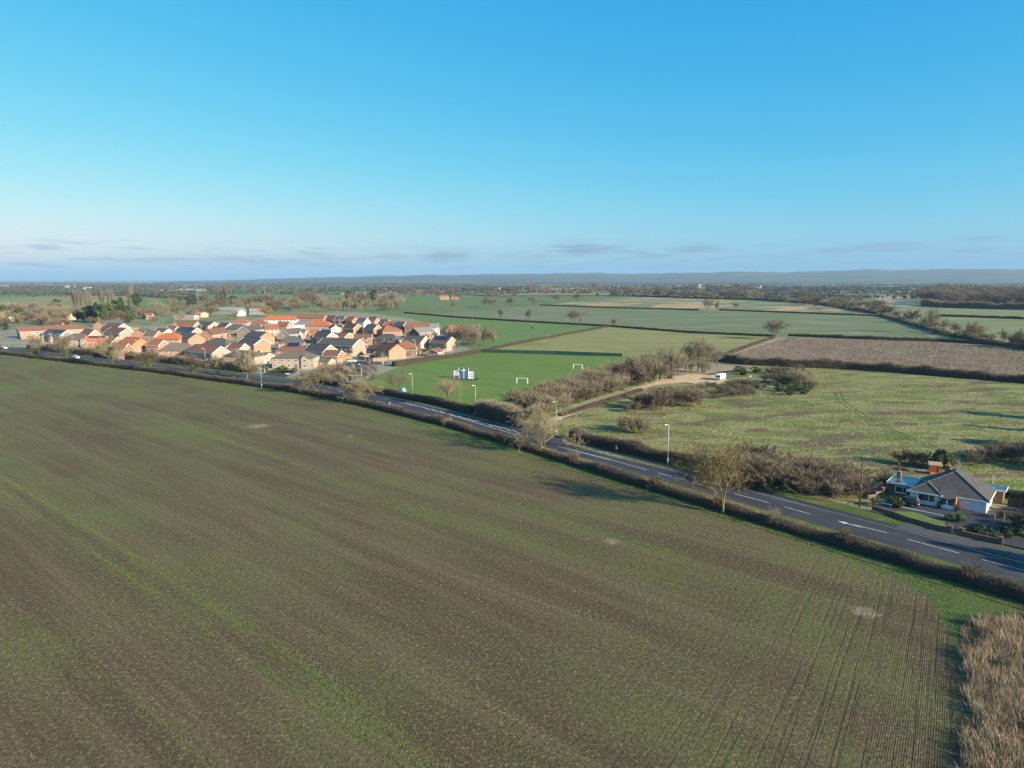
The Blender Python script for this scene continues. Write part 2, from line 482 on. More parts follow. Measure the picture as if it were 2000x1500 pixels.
M_FAR = patchwork()
M_HILL = patchwork('hill_fields', 700, 900, wood=True)
M_ARABLE = arable()
M_MEADOW = meadow()
M_SCRUB = scrubland()
M_PITCH = grass('pitch_grass', (.110, .190, .034), (.130, .205, .040), (.155, .210, .055), fine=.9, big=.05, bump=.06, rot=R(50))
M_GREEN = grass('winter_wheat', (.115, .195, .050), (.125, .205, .055), (.145, .205, .068), fine=.3, big=.02, bump=.05, rot=R(10))
M_VERGE = grass('verge_grass', (.065, .120, .020), (.120, .140, .042), (.19, .165, .08), fine=3.0, big=.25, bump=.2)
M_HAY = stripes('hay_meadow', (.215, .215, .075), (.255, .24, .095), (.175, .195, .065), R(8))
M_PASTURE = stripes('grey_green_crop', (.125, .165, .070), (.150, .182, .090), (.205, .205, .130), R(-14))
M_STUBBLE = stripes('stubble', (.130, .165, .075), (.20, .20, .105), (.48, .34, .17), R(-28), .004, .05)
M_STRAW = stripes('straw_field', (.40, .32, .21), (.33, .27, .17), (.25, .24, .12), R(20))
M_OLIVE = stripes('olive_pasture', (.180, .200, .085), (.24, .23, .12), (.13, .175, .065), R(4))
M_DKGREEN = stripes('dark_pasture', (.100, .155, .048), (.125, .170, .06), (.16, .175, .08), R(-8))
M_ROAD = asphalt('road_asphalt', (.034, .036, .041), (.055, .057, .062))
M_PATH = asphalt('footway_asphalt', (.030, .030, .031), (.045, .044, .043))
M_LAYBY = asphalt('worn_asphalt', (.070, .066, .060), (.095, .088, .080))
M_DRIVE = asphalt('driveway_asphalt', (.042, .042, .044), (.055, .055, .056))
M_VILLAGE = grass('village_ground', (.20, .21, .10), (.30, .27, .21), (.34, .32, .29), fine=1.0, big=.09, bump=.02)
M_GRAVEL = mat('track_gravel', (.56, .42, .26), .95, (.40, .29, .17), .35, 6, .08, 3.0, coords='World')
M_KERB = mat('kerb_stone', (.30, .29, .27), .85, (.22, .21, .20), 2.0, coords='World')
M_PAINT = mat('road_paint', (.60, .60, .58), .7, (.22, .22, .22), 2.2, 5, coords='World', contrast=(.48, .72))

# ------------------------------------------------------------------ the level land, to the horizon
b = MB(); b.face([(-45000, -600, -.12), (45000, -600, -.12), (45000, 42000, -.12), (-45000, 42000, -.12)])
tag(b.build('ground', M_FAR), kind='structure')

# road: far (north-east) edge and carriageway width at each point
FAR = [(-470, 534), (-324, 446), (-272, 412), (-191, 360), (-115, 309), (-73, 279), (-48.7, 258.5), (-34.9, 244), (-23.7, 230.6), (-11, 214.2), (0, 200.2), (15.9, 179.8), (34.4, 155.6), (59.7, 122.6), (76.7, 100.8), (110, 58), (150, 6)]
RW = [8.2, 8.2, 8.2, 8.4, 9.4, 10.2, 10.2, 10, 9.8, 9.7, 9.5, 9.0, 8.6, 8.3, 8.3, 8.3, 8.3]
fx = np.array([p[0] for p in FAR], float); fy = np.array([p[1] for p in FAR], float)
sx = np.concatenate([[0], np.cumsum(np.hypot(np.diff(fx), np.diff(fy)))])
SS = np.arange(0, sx[-1], 2.0)
def smooth(a, k=9):
    p = np.pad(a, k, mode='edge'); 
    p[:k] = a[0] + (a[1] - a[0]) * np.arange(-k, 0); p[-k:] = a[-1] + (a[-1] - a[-2]) * np.arange(1, k + 1)
    return np.convolve(p, np.ones(2 * k + 1) / (2 * k + 1), 'valid')
EX, EY, EW = smooth(np.interp(SS, sx, fx)), smooth(np.interp(SS, sx, fy)), smooth(np.interp(SS, sx, RW))
ET = np.stack([np.gradient(EX), np.gradient(EY)], 1); ET /= np.linalg.norm(ET, axis=1, keepdims=True)
EN = np.stack([-ET[:, 1], ET[:, 0]], 1)               # points away from the road on the far side
def edge_pts(off, i0=0, i1=None, rel=0.0):
    """points offset from the far edge; rel in 0..1 moves across to the near edge"""
    o = off - rel * EW
    return np.stack([EX + EN[:, 0] * o, EY + EN[:, 1] * o], 1)[i0:i1]
def s_of(x):
    return int(np.argmin(np.abs(EX - x)))
def strip(name, A, B, z, m, parent=None, kind='structure'):
    n = len(A); V = np.concatenate([np.c_[A, np.full(n, z)], np.c_[B, np.full(n, z)]])
    T = np.array([(i, i + 1, n + i + 1, n + i) for i in range(n - 1)])
    o = np_obj(name, V, T, m, parent, k=4)
    return o if parent is not None else tag(o, kind=kind)
def kerb(name, A, B, z0, z1, m, parent=None):
    n = len(A)
    V = np.concatenate([np.c_[A, np.full(n, z0)], np.c_[A, np.full(n, z1)], np.c_[B, np.full(n, z1)], np.c_[B, np.full(n, z0)]])
    T = np.array([(k * n + i, k * n + i + 1, (k + 1) * n + i + 1, (k + 1) * n + i) for k in range(3) for i in range(n - 1)])
    o = np_obj(name, V, T, m, parent, k=4)
    return o if parent is not None else tag(o, kind='structure')
road = strip('road', edge_pts(0), edge_pts(0, rel=1.0), .02, M_ROAD)
kerb('kerb', edge_pts(0), edge_pts(.16), .0, .13, M_KERB)
strip('pavement', edge_pts(.16), edge_pts(2.1), .11, M_PATH)
strip('far_verge', edge_pts(2.1), edge_pts(6.0), .07, M_VERGE)
strip('near_verge', edge_pts(0, rel=1.0), edge_pts(-9.5, rel=1.0), .06, M_VERGE)

# hedge line on the field side of the road (foot of the hedge)
HEDGE = [(-470, 505), (-284.9, 397), (-161.5, 319), (-85.3, 265.6), (-51.1, 234.5), (-20.7, 202.0), (0, 175.4), (21.3, 146.5), (43.0, 117.8), (62.2, 93.6), (80, 71), (120, 20)]
# arable field: fine grid so that tramlines, headland and bare patches keep their own shapes
gx, gy = np.arange(-430, 112, 1.25), np.arange(6, 480, 1.25)
XX, YY = np.meshgrid(gx, gy)
hd, hs = dist_poly(XX, YY, HEDGE)
inside = (hs < 0) | (hd < .6)
TR = []
def tram(pts, w, amp): TR.append(([(p.x, p.y) for p in GG(pts)], w, amp))
tram([(-260, 770), (0, 930), (170, 1030), (330, 1130), (500, 1240), (640, 1340), (830, 1490), (960, 1600)], .45, .95)
tram([(-260, 785), (0, 958), (130, 1042), (300, 1160), (480, 1287), (640, 1395), (790, 1500), (930, 1600)], .42, .75)
tram([(300, 805), (460, 865), (700, 950), (850, 1003), (1000, 1048)], .42, .75); tram([(300, 818), (560, 900), (700, 960), (850, 1020), (1000, 1055), (1200, 1110), (1340, 1142)], .42, .8)
tram([(560, 812), (700, 862), (950, 960), (1100, 1020), (1340, 1088)], .42, .8); tram([(0, 1180), (150, 1290), (300, 1400), (420, 1500)], .42, .4); tram([(400, 800), (560, 850), (640, 880)], .6, .35)
tram([(860, 935), (1010, 985), (1180, 1045), (1330, 1090)], .4, .5)
U = XX * math.cos(R(-42)) + YY * math.sin(R(-42)); W_ = -XX * math.sin(R(-42)) + YY * math.cos(R(-42))
green = .19 + .48 * (fnoise(U / 40, W_ / 4.5, 3) - .5) + .50 * (fnoise(XX / 18, YY / 18, 5) - .48)
green += .25 * np.clip((hd - 0) / -40 + 1, 0, 1) * (fnoise(XX / 9, YY / 9, 8) - .2)
green += .22 * np.clip((-XX - 40) / 140, 0, 1) + .06
for pts, w, amp in TR:
    d, _ = dist_poly(XX, YY, pts)
    green += .5 * amp * np.exp(-(d / (w * 1.1)) ** 2) * (.65 + .7 * fnoise(XX / 3.5, YY / 3.5, 12))
reed_edge = [(58, 87.2), (47, 69.7), (38.5, 56.2), (20, 26.7)]
rd, rs = dist_poly(XX, YY, reed_edge)
headland = np.where(rs < 0, np.exp(-(rd / 27) ** 2), 0) * np.clip((98 - YY + .3 * XX) / 30, 0, 1)
green += .45 * headland * np.clip(fnoise(XX / 6, YY / 9, 6) - .35, 0, 1) * 1.6
c1 = G(1500, 1165)
grassy = np.clip(1.6 - hd / 1.5, 0, 1)
gc = [(G(1640, 1088).x, G(1640, 1088).y), (G(1760, 1136).x, G(1760, 1136).y), (G(1815, 1178).x, G(1815, 1178).y), (G(1848, 1240).x, G(1848, 1240).y), (G(1866, 1330).x, G(1866, 1330).y)]
d, s_ = dist_poly(XX, YY, gc)
grassy = np.maximum(grassy, np.where((s_ > 0) & (XX > 49), np.clip(d / .8, 0, 1), 0))
headland = headland * (1 - np.clip(grassy, 0, 1))
pale = np.zeros_like(XX)
for px, py, r in ((505, 832, 5.5), (1195, 1058, 2.2), (1690, 1195, 2.6), (685, 851, 2.0)):
    p = G(px, py); pale = np.maximum(pale, np.exp(-(((XX - p.x) ** 2 + (YY - p.y) ** 2) / r ** 2)))
ZZ = .10 * (fnoise(XX / 30, YY / 30, 2) - .5) * np.clip(hd / 10, 0, 1)
idx = np.arange(XX.size).reshape(XX.shape)
qk = inside[:-1, :-1] & inside[1:, :-1] & inside[:-1, 1:] & inside[1:, 1:]
T = np.stack([idx[:-1, :-1], idx[:-1, 1:], idx[1:, 1:], idx[1:, :-1]], -1)[qk]
fld = np_obj('arable_field', np.c_[XX.ravel(), YY.ravel(), ZZ.ravel()], T, M_ARABLE, k=4, smooth=True,
             attrs={'green': green.ravel(), 'headland': headland.ravel(), 'grassy': grassy.ravel(), 'pale': pale.ravel()})
tag(fld, kind='structure')

# fields beyond the road
def field(name, px, m, z=0.0): return sheet(name, GG(px), z, m)
field('village_land', [(-160, 640), (-160, 676), (60, 681), (330, 710), (520, 731), (640, 752), (715, 745), (790, 715), (890, 697), (960, 690), (960, 660), (870, 625), (735, 607), (560, 600), (300, 604), (0, 615)], M_VILLAGE, .0)
field('orchard_land', [(-200, 602), (0, 596), (300, 596), (560, 592), (735, 600), (760, 606), (640, 612), (520, 622), (330, 634), (120, 640), (-200, 650)], M_OLIVE, .01)
field('playing_field', [(650, 751), (712, 744), (790, 712), (890, 694), (935, 688), (1215, 697), (1330, 690), (1300, 735), (1090, 800), (1040, 832), (945, 822), (860, 799), (744, 771)], M_PITCH, .03)
field('rough_meadow', [(1060, 840), (1110, 802), (1300, 750), (1420, 738), (1440, 716), (1660, 718), (2080, 752), (2350, 775), (2350, 1010), (1990, 985), (1740, 975), (1660, 985), (1560, 978), (1380, 935), (1200, 893), (1110, 868)], M_MEADOW, .04)
field('scrub_field', [(1390, 702), (1440, 690), (1540, 659), (1840, 668), (2300, 700), (2350, 772), (2080, 750), (1660, 717)], M_SCRUB, .02)
field('hay_field', [(935, 688), (1190, 638), (1350, 650), (1515, 658), (1395, 702), (1215, 696)], M_HAY, .02)
field('wheat_field', [(690, 609), (735, 606), (795, 612), (1020, 628), (1190, 638), (935, 688), (905, 676), (862, 640), (800, 622), (740, 614)], M_GREEN, .025)
field('crop_field', [(800, 611), (870, 611), (1055, 596), (1200, 602), (1400, 606), (1560, 612), (1720, 617), (1840, 667), (1515, 658), (1190, 637), (1020, 627)], M_PASTURE, .03)
field('stubble_field', [(1055, 596), (1240, 580), (1480, 588), (1620, 598), (1720, 617), (1400, 605.5), (1200, 601.5)], M_STUBBLE, .05)
field('hedged_field', [(735, 606), (760, 585), (1050, 577), (1235, 578), (1055, 595.5), (870, 610.5), (800, 610.5)], M_DKGREEN, .06)
field('olive_field', [(1725, 617), (1735, 598), (2400, 604), (2400, 700), (1990, 684), (1850, 667)], M_OLIVE, .05)
field('straw_field', [(1705, 598), (1712, 577), (1830, 580), (1850, 600)], M_STRAW, .06)
field('long_wheat_field', [(150, 606), (300, 574), (560, 558), (760, 565), (700, 590), (600, 602)], M_GREEN, .06)
field('west_wheat_field', [(-300, 590), (0, 571), (75, 569), (110, 577), (60, 583), (-200, 610)], M_GREEN, .06)
field('plough_strip', [(640, 573), (860, 566), (960, 566), (900, 572), (700, 580)], M_STRAW, .08)

for q_, m_ in (([(1240, 577), (1500, 583), (1700, 596), (1715, 590), (1600, 577), (1300, 571)], M_GREEN), ([(1300, 570), (1600, 576), (1720, 577), (1700, 570), (1500, 566), (1330, 566)], M_DKGREEN), ([(1730, 573), (2200, 577), (2200, 566), (1760, 564)], M_STRAW), ([(1780, 563), (2300, 565), (2300, 559), (1800, 558)], M_GREEN),
               ([(860, 571), (1010, 570), (1180, 572), (1160, 564), (900, 563)], M_OLIVE), ([(-400, 569), (0, 566), (240, 570), (560, 557.6), (300, 561), (-300, 563)], M_DKGREEN), ([(0, 583), (130, 577), (300, 573), (150, 605), (-100, 620)], M_HAY), ([(700, 589), (760, 584), (1000, 577), (960, 573), (760, 574)], M_GREEN),
               ([(1000, 563), (1300, 565), (1320, 559.5), (1050, 558.5)], M_STRAW), ([(1340, 563), (1700, 565), (1720, 559), (1400, 558)], M_HAY), ([(-500, 560), (150, 560), (600, 555), (-400, 556)], M_STRAW)):
    field('far_field', q_, m_, .09)
M_GOLD_ST = stripes('gold_stubble', (.46, .31, .15), (.36, .27, .13), (.20, .20, .10), R(-28), .01, .12)
for q_ in ([(1268, 601.5), (1292, 594), (1378, 591), (1372, 600.5)], [(1498, 608), (1535, 599.5), (1592, 597), (1565, 606.5)], [(1120, 598), (1180, 592), (1262, 591.5), (1225, 596.5)], [(1600, 607), (1625, 601), (1660, 603), (1640, 609)]):
    field('stubble_strip', q_, M_GOLD_ST, .085)
# lane paint: placed by distance along the road and share of its width from the far edge
def road_quad(name, x0, x1, r0, r1, d0=0.0, d1=0.0):
    i0, i1 = s_of(x0), s_of(x1)
    if i1 <= i0: i1 = i0 + 1
    ii = np.arange(i0, i1 + 1)
    f = np.linspace(0, 1, len(ii))
    o0 = -(r0 + f * d0) * EW[ii]; o1 = -(r1 + f * d1) * EW[ii]
    A = np.stack([EX[ii] + EN[ii, 0] * o0, EY[ii] + EN[ii, 1] * o0], 1); B = np.stack([EX[ii] + EN[ii, 0] * o1, EY[ii] + EN[ii, 1] * o1], 1)
    return strip(name, A, B, .026, M_PAINT, road)
def line_px(name, a, b_, w=.15):
    A, B = G(*a), G(*b_); t = (B - A).normalized(); n = Vector((-t.y, t.x, 0)) * w / 2
    m = MB(); m.face([A - n + Vector((0, 0, .026)), B - n + Vector((0, 0, .026)), B + n + Vector((0, 0, .026)), A + n + Vector((0, 0, .026))])
    return m.build(name, M_PAINT, road)
v5 = lambda x, y: (1650 + x / 5.357, 840 + y / 5.357)
v4 = lambda x, y: (1000 + x / 4, 760 + y / 4)
for a, c in (((90, 990), (440, 1075)), ((660, 1145), (1200, 1290)), ((1440, 1355), (1875, 1470)), ((2150, 1550), (2600, 1680))):
    line_px('lane_dash', v5(*a), v5(*c), .16)
for a, c in (((1145, 655), (1355, 715)), ((1430, 735), (1530, 764)), ((1740, 818), (2010, 889)), ((2130, 920), (2335, 978))):
    line_px('lane_dash', v4(*a), v4(*c), .16)
for k in range(12):
    a = (420 + k * 158, 1010 + k * 41.3); line_px('edge_dash', v5(*a), v5(a[0] + 90, a[1] + 23), .12)
line_px('edge_line', v4(480, 432), v4(1480, 698), .10); line_px('edge_line', v4(1480, 698), v5(340, 990), .10)
line_px('hatch_border', (748, 778), (860, 804.5), .16); line_px('hatch_border', (860, 804.5), (1010, 850), .22)
line_px('hatch_border', (1110, 877), v4(780, 552), .18); line_px('hatch_border', v4(780, 556), v4(1055, 632), .16)
line_px('hatch_border', (1090, 872), v4(770, 556), .16); line_px('hatch_border', (800, 790), (1010, 843), .12)
for k in range(13):
    x = 790 + k * 17.5; y = 784.5 + k * 4.55
    line_px('hatch_bar', (x, y + .5), (x + 15, y + 6.0 + k * .18), .22)
for a, c in (((735, 783), (752, 787)), ((736, 787), (760, 792)), ((762, 789), (784, 793)), ((660, 762), (672, 766)), ((680, 766), (692, 769)), ((640, 757), (650, 759.5)), ((563, 740), (572, 741.5)), ((575, 745), (585, 747)), ((600, 741), (612, 743))):
    line_px('lane_dash', a, c, .2)
for k in range(9):
    x = 200 + k * 38; line_px('lane_dash', (x - 190, 684 + k * 4.2), (x - 178, 685.3 + k * 4.2), .2)
def arrow(px, py, ang, s=1.0):
    p = G(px, py); c, q = math.cos(ang), math.sin(ang)
    pts = [(-2.6, -.12), (.3, -.12), (.3, -.55), (2.0, 0), (.3, .55), (.3, .12), (-2.6, .12)]
    m = MB(); m.face([(p.x + s * (x * c - y * q), p.y + s * (x * q + y * c), .0262) for x, y in pts]); m.build('lane_arrow', M_PAINT, road)
arrow(1656, 1023, math.atan2(.78, -.63), .95)
arrow(761, 787.5, R(95), 1.0)
field('layby', [(1748, 1031), (1772, 1020.5), (1851, 1043), (1952, 1067), (2140, 1110), (2140, 1133), (1992, 1094)], M_LAYBY, .118)
field('side_road', [(508, 731.5), (556, 739.5), (572, 728), (600, 716), (560, 712), (540, 722)], M_ROAD, .015)
field('side_road', [(640, 716), (700, 705), (760, 708), (720, 716), (690, 722)], M_ROAD, .016)
# gravel track and yard by the meadow
track = [(1052, 838), (1092, 815), (1150, 795), (1205, 775), (1250, 758), (1300, 744), (1345, 738)]
ribbon('gravel_track', GG(track), -1.7, 1.7, .06, M_GRAVEL, 3)
field('gravel_yard', [(1262, 754), (1300, 737), (1345, 731), (1395, 733), (1420, 741), (1402, 751), (1375, 752), (1340, 747)], M_GRAVEL, .065)
# faint wheel tracks across the meadow
M_TRACKG = mat('trodden_grass', (.045, .075, .018), .95, (.075, .105, .03), .8, coords='World')
ribbon('meadow_path', GG([(1275, 803), (1330, 799), (1500, 787), (1650, 780), (1850, 769), (2010, 757)]), -.45, .45, .05, M_TRACKG, 4)
for o in (-.9, .9):
    ribbon('meadow_path', GG([(1636, 768), (1645, 785), (1690, 815), (1760, 850), (1850, 885)]), o - .3, o + .3, .052, M_TRACKG, 3)

# ------------------------------------------------------------------ far hills
def hills():
    nx, ny = 260, 26
    az = np.linspace(-.75, .75, nx); dd = np.linspace(6500, 15000, ny)
    prof = np.interp(az, np.arctan((np.array([-300, 300, 470, 640, 800, 1000, 1200, 1500, 1800, 2000, 2300]) - 1000) / F), [0, 0, 4, 9, 13, 14.5, 15.5, 19, 23, 25, 26])
    A, D = np.meshgrid(az, dd)
    ramp = np.clip((D - 7000) / 4500, 0, 1); ramp = ramp * ramp * (3 - 2 * ramp)
    h = prof[None, :] / F * 12000 * ramp * (.82 + .36 * fnoise(A * 26, D / 2600, 4)) + 22 * ramp * np.clip(prof[None, :] / 8, 0, 1) * (fnoise(A * 90, D / 700, 14, 5) - .5)
    X, Y = D * np.tan(A), D
    idx = np.arange(X.size).reshape(X.shape)
    T = np.stack([idx[:-1, :-1], idx[:-1, 1:], idx[1:, 1:], idx[1:, :-1]], -1).reshape(-1, 4)
    tag(np_obj('hills', np.c_[X.ravel(), Y.ravel(), h.ravel() - .6], T, M_HILL, k=4, smooth=True), kind='structure')
hills()

# ------------------------------------------------------------------ vegetation
M_BARK = mat('bark', (.15, .125, .085), .95, (.085, .068, .048), 1.2, rand=.2)
M_BARKL = mat('lichen_bark', (.19, .165, .075), .95, (.10, .083, .05), 1.0, rand=.15)
M_TWIG = mat('bare_twigs', (.185, .150, .098), .95, (.130, .102, .070), .35, rand=.25)
M_TWIGL = mat('lichen_twigs', (.275, .235, .135), .95, (.185, .155, .098), .3, rand=.2)
M_TWIGR = mat('red_twigs', (.178, .132, .100), .95, (.125, .095, .072), .3, rand=.25)
M_TWIGG = mat('grey_twigs', (.225, .20, .14), .95, (.155, .135, .095), .3, rand=.25)
M_TWIGP = mat('pale_twigs', (.255, .22, .15), .95, (.175, .148, .10), .3, rand=.25)
M_GOLD = mat('willow_twigs', (.34, .20, .06), .95, (.24, .14, .05), .4)
M_HEDGE = mat('hedge_twigs', (.150, .104, .074), .95, (.078, .068, .040), .16, 5, coords='World')
M_HEDGE2 = mat('hedge_twigs_pale', (.135, .100, .072), .95, (.085, .066, .046), .2, coords='World')
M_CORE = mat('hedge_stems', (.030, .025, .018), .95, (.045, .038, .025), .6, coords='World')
M_EVER = mat('evergreen_leaves', (.050, .080, .028), .8, (.085, .110, .042), .5, rand=.3)
M_CONIF = mat('conifer_needles', (.028, .055, .028), .85, (.055, .080, .036), .4, rand=.3)
M_IVY = mat('ivy_leaves', (.045, .075, .018), .7, (.080, .105, .028), .8, rand=.2)
M_DRY = mat('dry_grass', (.36, .275, .155), .95, (.22, .16, .085), .35, 5, coords='World', contrast=(.38, .62))
M_REED = mat('dry_reeds', (.26, .19, .115), .95, (.40, .32, .21), .35, 6, coords='World', contrast=(.36, .64))
M_TUFT = mat('green_tufts', (.075, .115, .026), .9, (.125, .155, .045), .3, coords='World')
M_CROP = mat('seedlings', (.085, .115, .032), .9, (.19, .155, .085), .9, coords='World')

def norm(v): return v / max(1e-9, np.linalg.norm(v))
def grow(seed, height, radius, levels=4, clear=.16, up=.10, spread=.8, kids=1, stems=1, limbs=6):
    """branch skeleton of a bare tree: rows of (p0, p1, r0, r1, level), scaled to height and radius"""
    rr_ = random.Random(seed); segs = []
    g = rr_.gauss
    def unit(x, y, z):
        k = 1 / max(1e-9, math.sqrt(x * x + y * y + z * z)); return (x * k, y * k, z * k)
    def turn(d, th):
        a = unit(g(0, 1), g(0, 1), g(0, 1)); c = unit(d[1] * a[2] - d[2] * a[1], d[2] * a[0] - d[0] * a[2], d[0] * a[1] - d[1] * a[0])
        return unit(*(d[k] * math.cos(th) + c[k] * math.sin(th) for k in range(3)))
    def br(p, d, L, r, lev):
        n = 4 if lev == 1 else 3
        for i in range(n):
            w = .13 + .05 * lev
            d = unit(d[0] + g(0, w), d[1] + g(0, w), d[2] + g(0, w) + up)
            q = (p[0] + d[0] * L / n, p[1] + d[1] * L / n, p[2] + d[2] * L / n); r2 = r * .84
            segs.append((p, q, r, r2, lev)); p, r = q, r2
            if lev < levels and not (lev == 1 and i == 0):
                for _ in range(kids + (rr_.random() < .45)):
                    br(p, turn(d, rr_.uniform(.45, 1.05) * spread), L * rr_.uniform(.45, .72), r * .58, lev + 1)
        if lev < levels: br(p, d, L * .6, r * .75, lev + 1)
    r0 = height * .022
    if stems == 1:
        p, d = (0., 0., 0.), (0., 0., 1.)
        for i in range(2):
            d = unit(g(0, .06), g(0, .06), 1); q = (p[0] + d[0] * height * clear / 2, p[1] + d[1] * height * clear / 2, p[2] + height * clear / 2)
            segs.append((p, q, r0 * (1.25 - .25 * i), r0 * (1 - .1 * i), 0)); p = q
        for k in range(limbs):
            if k == limbs // 2: p = tuple(x * .72 for x in p)
            a = 2 * math.pi * (k + rr_.random() * .7) / limbs; t = rr_.uniform(.25, 1.0) * spread if k else .12
            br(p, (math.cos(a) * math.sin(t), math.sin(a) * math.sin(t), math.cos(t)), height * rr_.uniform(.34, .5) * (1.15 if k == 0 else 1), r0 * rr_.uniform(.45, .7), 1)
    else:
        for k in range(stems):
            a = 2 * math.pi * (k + rr_.random()) / stems; t = rr_.uniform(.05, .75) * spread
            br((rr_.gauss(0, .25), rr_.gauss(0, .25), 0.), (math.cos(a) * math.sin(t), math.sin(a) * math.sin(t), math.cos(t)), height * rr_.uniform(.4, .6), height * .011, 1)
    P0 = np.array([s[0] for s in segs]); P1 = np.array([s[1] for s in segs]); R0 = np.array([s[2] for s in segs]); R1 = np.array([s[3] for s in segs]); LV = np.array([s[4] for s in segs])
    zt = np.percentile(P1[:, 2], 99.3); q = np.percentile(np.hypot(P1[:, 0], P1[:, 1]), 94)
    k = np.array([radius / q, radius / q, height / zt])
    return P0 * k, P1 * k, R0, R1, LV
def limbs_vt(sk, maxlev, nside=4):
    P0, P1, R0, R1, LV = sk; s = LV <= maxlev
    P0, P1, R0, R1 = P0[s], P1[s], R0[s], R1[s]; n = len(P0)
    D = P1 - P0; D /= np.maximum(np.linalg.norm(D, axis=1, keepdims=True), 1e-6)
    h = np.where(np.abs(D[:, 2:3]) > .9, np.array([[1., 0, 0]]), np.array([[0, 0, 1.]]))
    A = np.cross(D, h); A /= np.linalg.norm(A, axis=1, keepdims=True); B = np.cross(D, A)
    V = np.empty((n, 2, nside, 3))
    for j in range(nside):
        c, q = math.cos(2 * math.pi * j / nside), math.sin(2 * math.pi * j / nside)
        V[:, 0, j] = P0 + (A * c + B * q) * R0[:, None]; V[:, 1, j] = P1 + (A * c + B * q) * R1[:, None]
    base = np.arange(n)[:, None] * 2 * nside; T = []
    for j in range(nside):
        k = (j + 1) % nside
        T.append(np.concatenate([base + j, base + k, base + nside + k], 1)); T.append(np.concatenate([base + j, base + nside + k, base + nside + j], 1))
    return V.reshape(-1, 3), np.concatenate(T)
def twigs_vt(sk, minlev, n, length, width, rg, droop=0.0):
    P0, P1, R0, R1, LV = sk; s = np.where(LV >= minlev)[0]
    sticks = blades((P0[s]), P1[s] - P0[s], np.linalg.norm(P1[s] - P0[s], axis=1) * 1.15, np.maximum(R0[s] * 1.6, width), rg)
    i = rg.choice(s, n); t = rg.random((n, 1)); P = P0[i] + (P1[i] - P0[i]) * t
    D = (P1[i] - P0[i]); D /= np.maximum(np.linalg.norm(D, axis=1, keepdims=True), 1e-6)
    D = D + rg.normal(0, .55, (n, 3)) + np.array([0, 0, .2 - droop])
    return join(sticks, blades(P, D, length * rg.uniform(.5, 1.25, n), width * rg.uniform(.7, 1.3, n), rg))

PROTO = {}
def proto_bare(key, seed, h, r, bark, twig, n=8000, tl=.9, tw=.05, lim=2, rise=0.0, **kw):
    sk = grow(seed, h, r, **kw); rg = np.random.default_rng(seed + 50)
    V, T = limbs_vt(sk, lim); t_me = np_mesh('trunk', V, T, bark)
    V, T = twigs_vt(sk, lim + 1, n, tl, tw, rg, -rise); c_me = np_mesh('crown', V, T, twig)
    PROTO[key] = [('trunk', t_me), ('crown', c_me)]
    return sk
def clump_leaves(rg, n, centers, rads, size):
    i = rg.integers(0, len(centers), n)
    d = rg.normal(size=(n, 3)); d /= np.linalg.norm(d, axis=1, keepdims=True)
    P = centers[i] + d * rads[i][:, None] * (rg.random((n, 1)) ** .45)
    return leaves(P, size, rg)
def proto_leafy(key, seed, h, r, leaf, n=5200, size=.4, shape='round', base=.12, clumps=46):
    rg = np.random.default_rng(seed)
    z = rg.uniform(base, .95, clumps)
    if shape == 'cone': rad = r * (1.05 - z) * rg.uniform(.55, 1.0, clumps)
    elif shape == 'column': rad = r * np.sin(np.clip(z, .06, 1) ** .6 * math.pi * .98) ** .5 * rg.uniform(.2, .9, clumps)
    else: rad = r * np.sin(np.clip((z - base) / (1 - base) * .9 + .08, 0, 1) * math.pi) ** .6 * rg.uniform(.25, .95, clumps)
    a = rg.uniform(0, 2 * math.pi, clumps)
    C = np.stack([rad * np.cos(a), rad * np.sin(a), z * h], 1); cr = r * rg.uniform(.22, .42, clumps) * (1.2 - .5 * z)
    V, T = clump_leaves(rg, n, C, cr, size)
    sk = (np.array([[0, 0, 0.], [0, 0, h * .35]]), np.array([[0, 0, h * .35], [0, 0, h * .8]]), np.array([h * .022, h * .017]), np.array([h * .017, h * .006]), np.array([0, 0]))
    tv, tt = limbs_vt(sk, 0, 6)
    ends = C[rg.permutation(clumps)[:14]]
    lv = blades(np.c_[np.zeros((14, 2)), ends[:, 2] * .7], ends - np.c_[np.zeros((14, 2)), ends[:, 2] * .7], np.linalg.norm(ends, axis=1) * .4 + .5, h * .012, rg)
    tv, tt = join((tv, tt), lv)
    PROTO[key] = [('trunk', np_mesh('trunk', tv, tt, M_BARK)), ('crown', np_mesh('crown', V, T, leaf))]

proto_bare('bare_a', 11, 13, 6.2, M_BARK, M_TWIG)
proto_bare('bare_b', 23, 12, 5.4, M_BARK, M_TWIGG)
proto_bare('bare_c', 31, 11, 6.0, M_BARK, M_TWIGR, spread=.85)
proto_bare('bare_d', 47, 13, 5.0, M_BARKL, M_TWIGL, n=7000)
proto_bare('poplar', 59, 24, 2.3, M_BARK, M_TWIGG, n=8000, tl=1.2, tw=.06, spread=.4, up=.45, clear=.06, limbs=9, rise=.6)
proto_bare('shrub_a', 61, 5.0, 2.6, M_BARK, M_TWIGP, n=2300, tl=1.2, tw=.035, lim=1, levels=2, stems=20, up=.12, rise=.6)
proto_bare('shrub_b', 67, 4.2, 2.6, M_BARK, M_TWIGR, n=3600, tl=.8, tw=.035, lim=1, levels=2, stems=14, up=.06, rise=.25)
proto_bare('shrub_c', 71, 5.5, 2.3, M_BARKL, M_TWIGL, n=2000, tl=1.3, tw=.034, lim=1, levels=2, stems=20, up=.16, rise=.9)
proto_bare('shrub_d', 73, 3.6, 2.6, M_BARK, M_TWIG, n=4000, tl=.65, tw=.042, lim=1, levels=2, stems=16, up=.03, rise=.1)
proto_bare('sapling', 79, 6.5, 2.2, mat('pale_bark', (.46, .44, .38), .9), M_TWIGG, n=900, tl=.5, tw=.025, lim=2, levels=3)
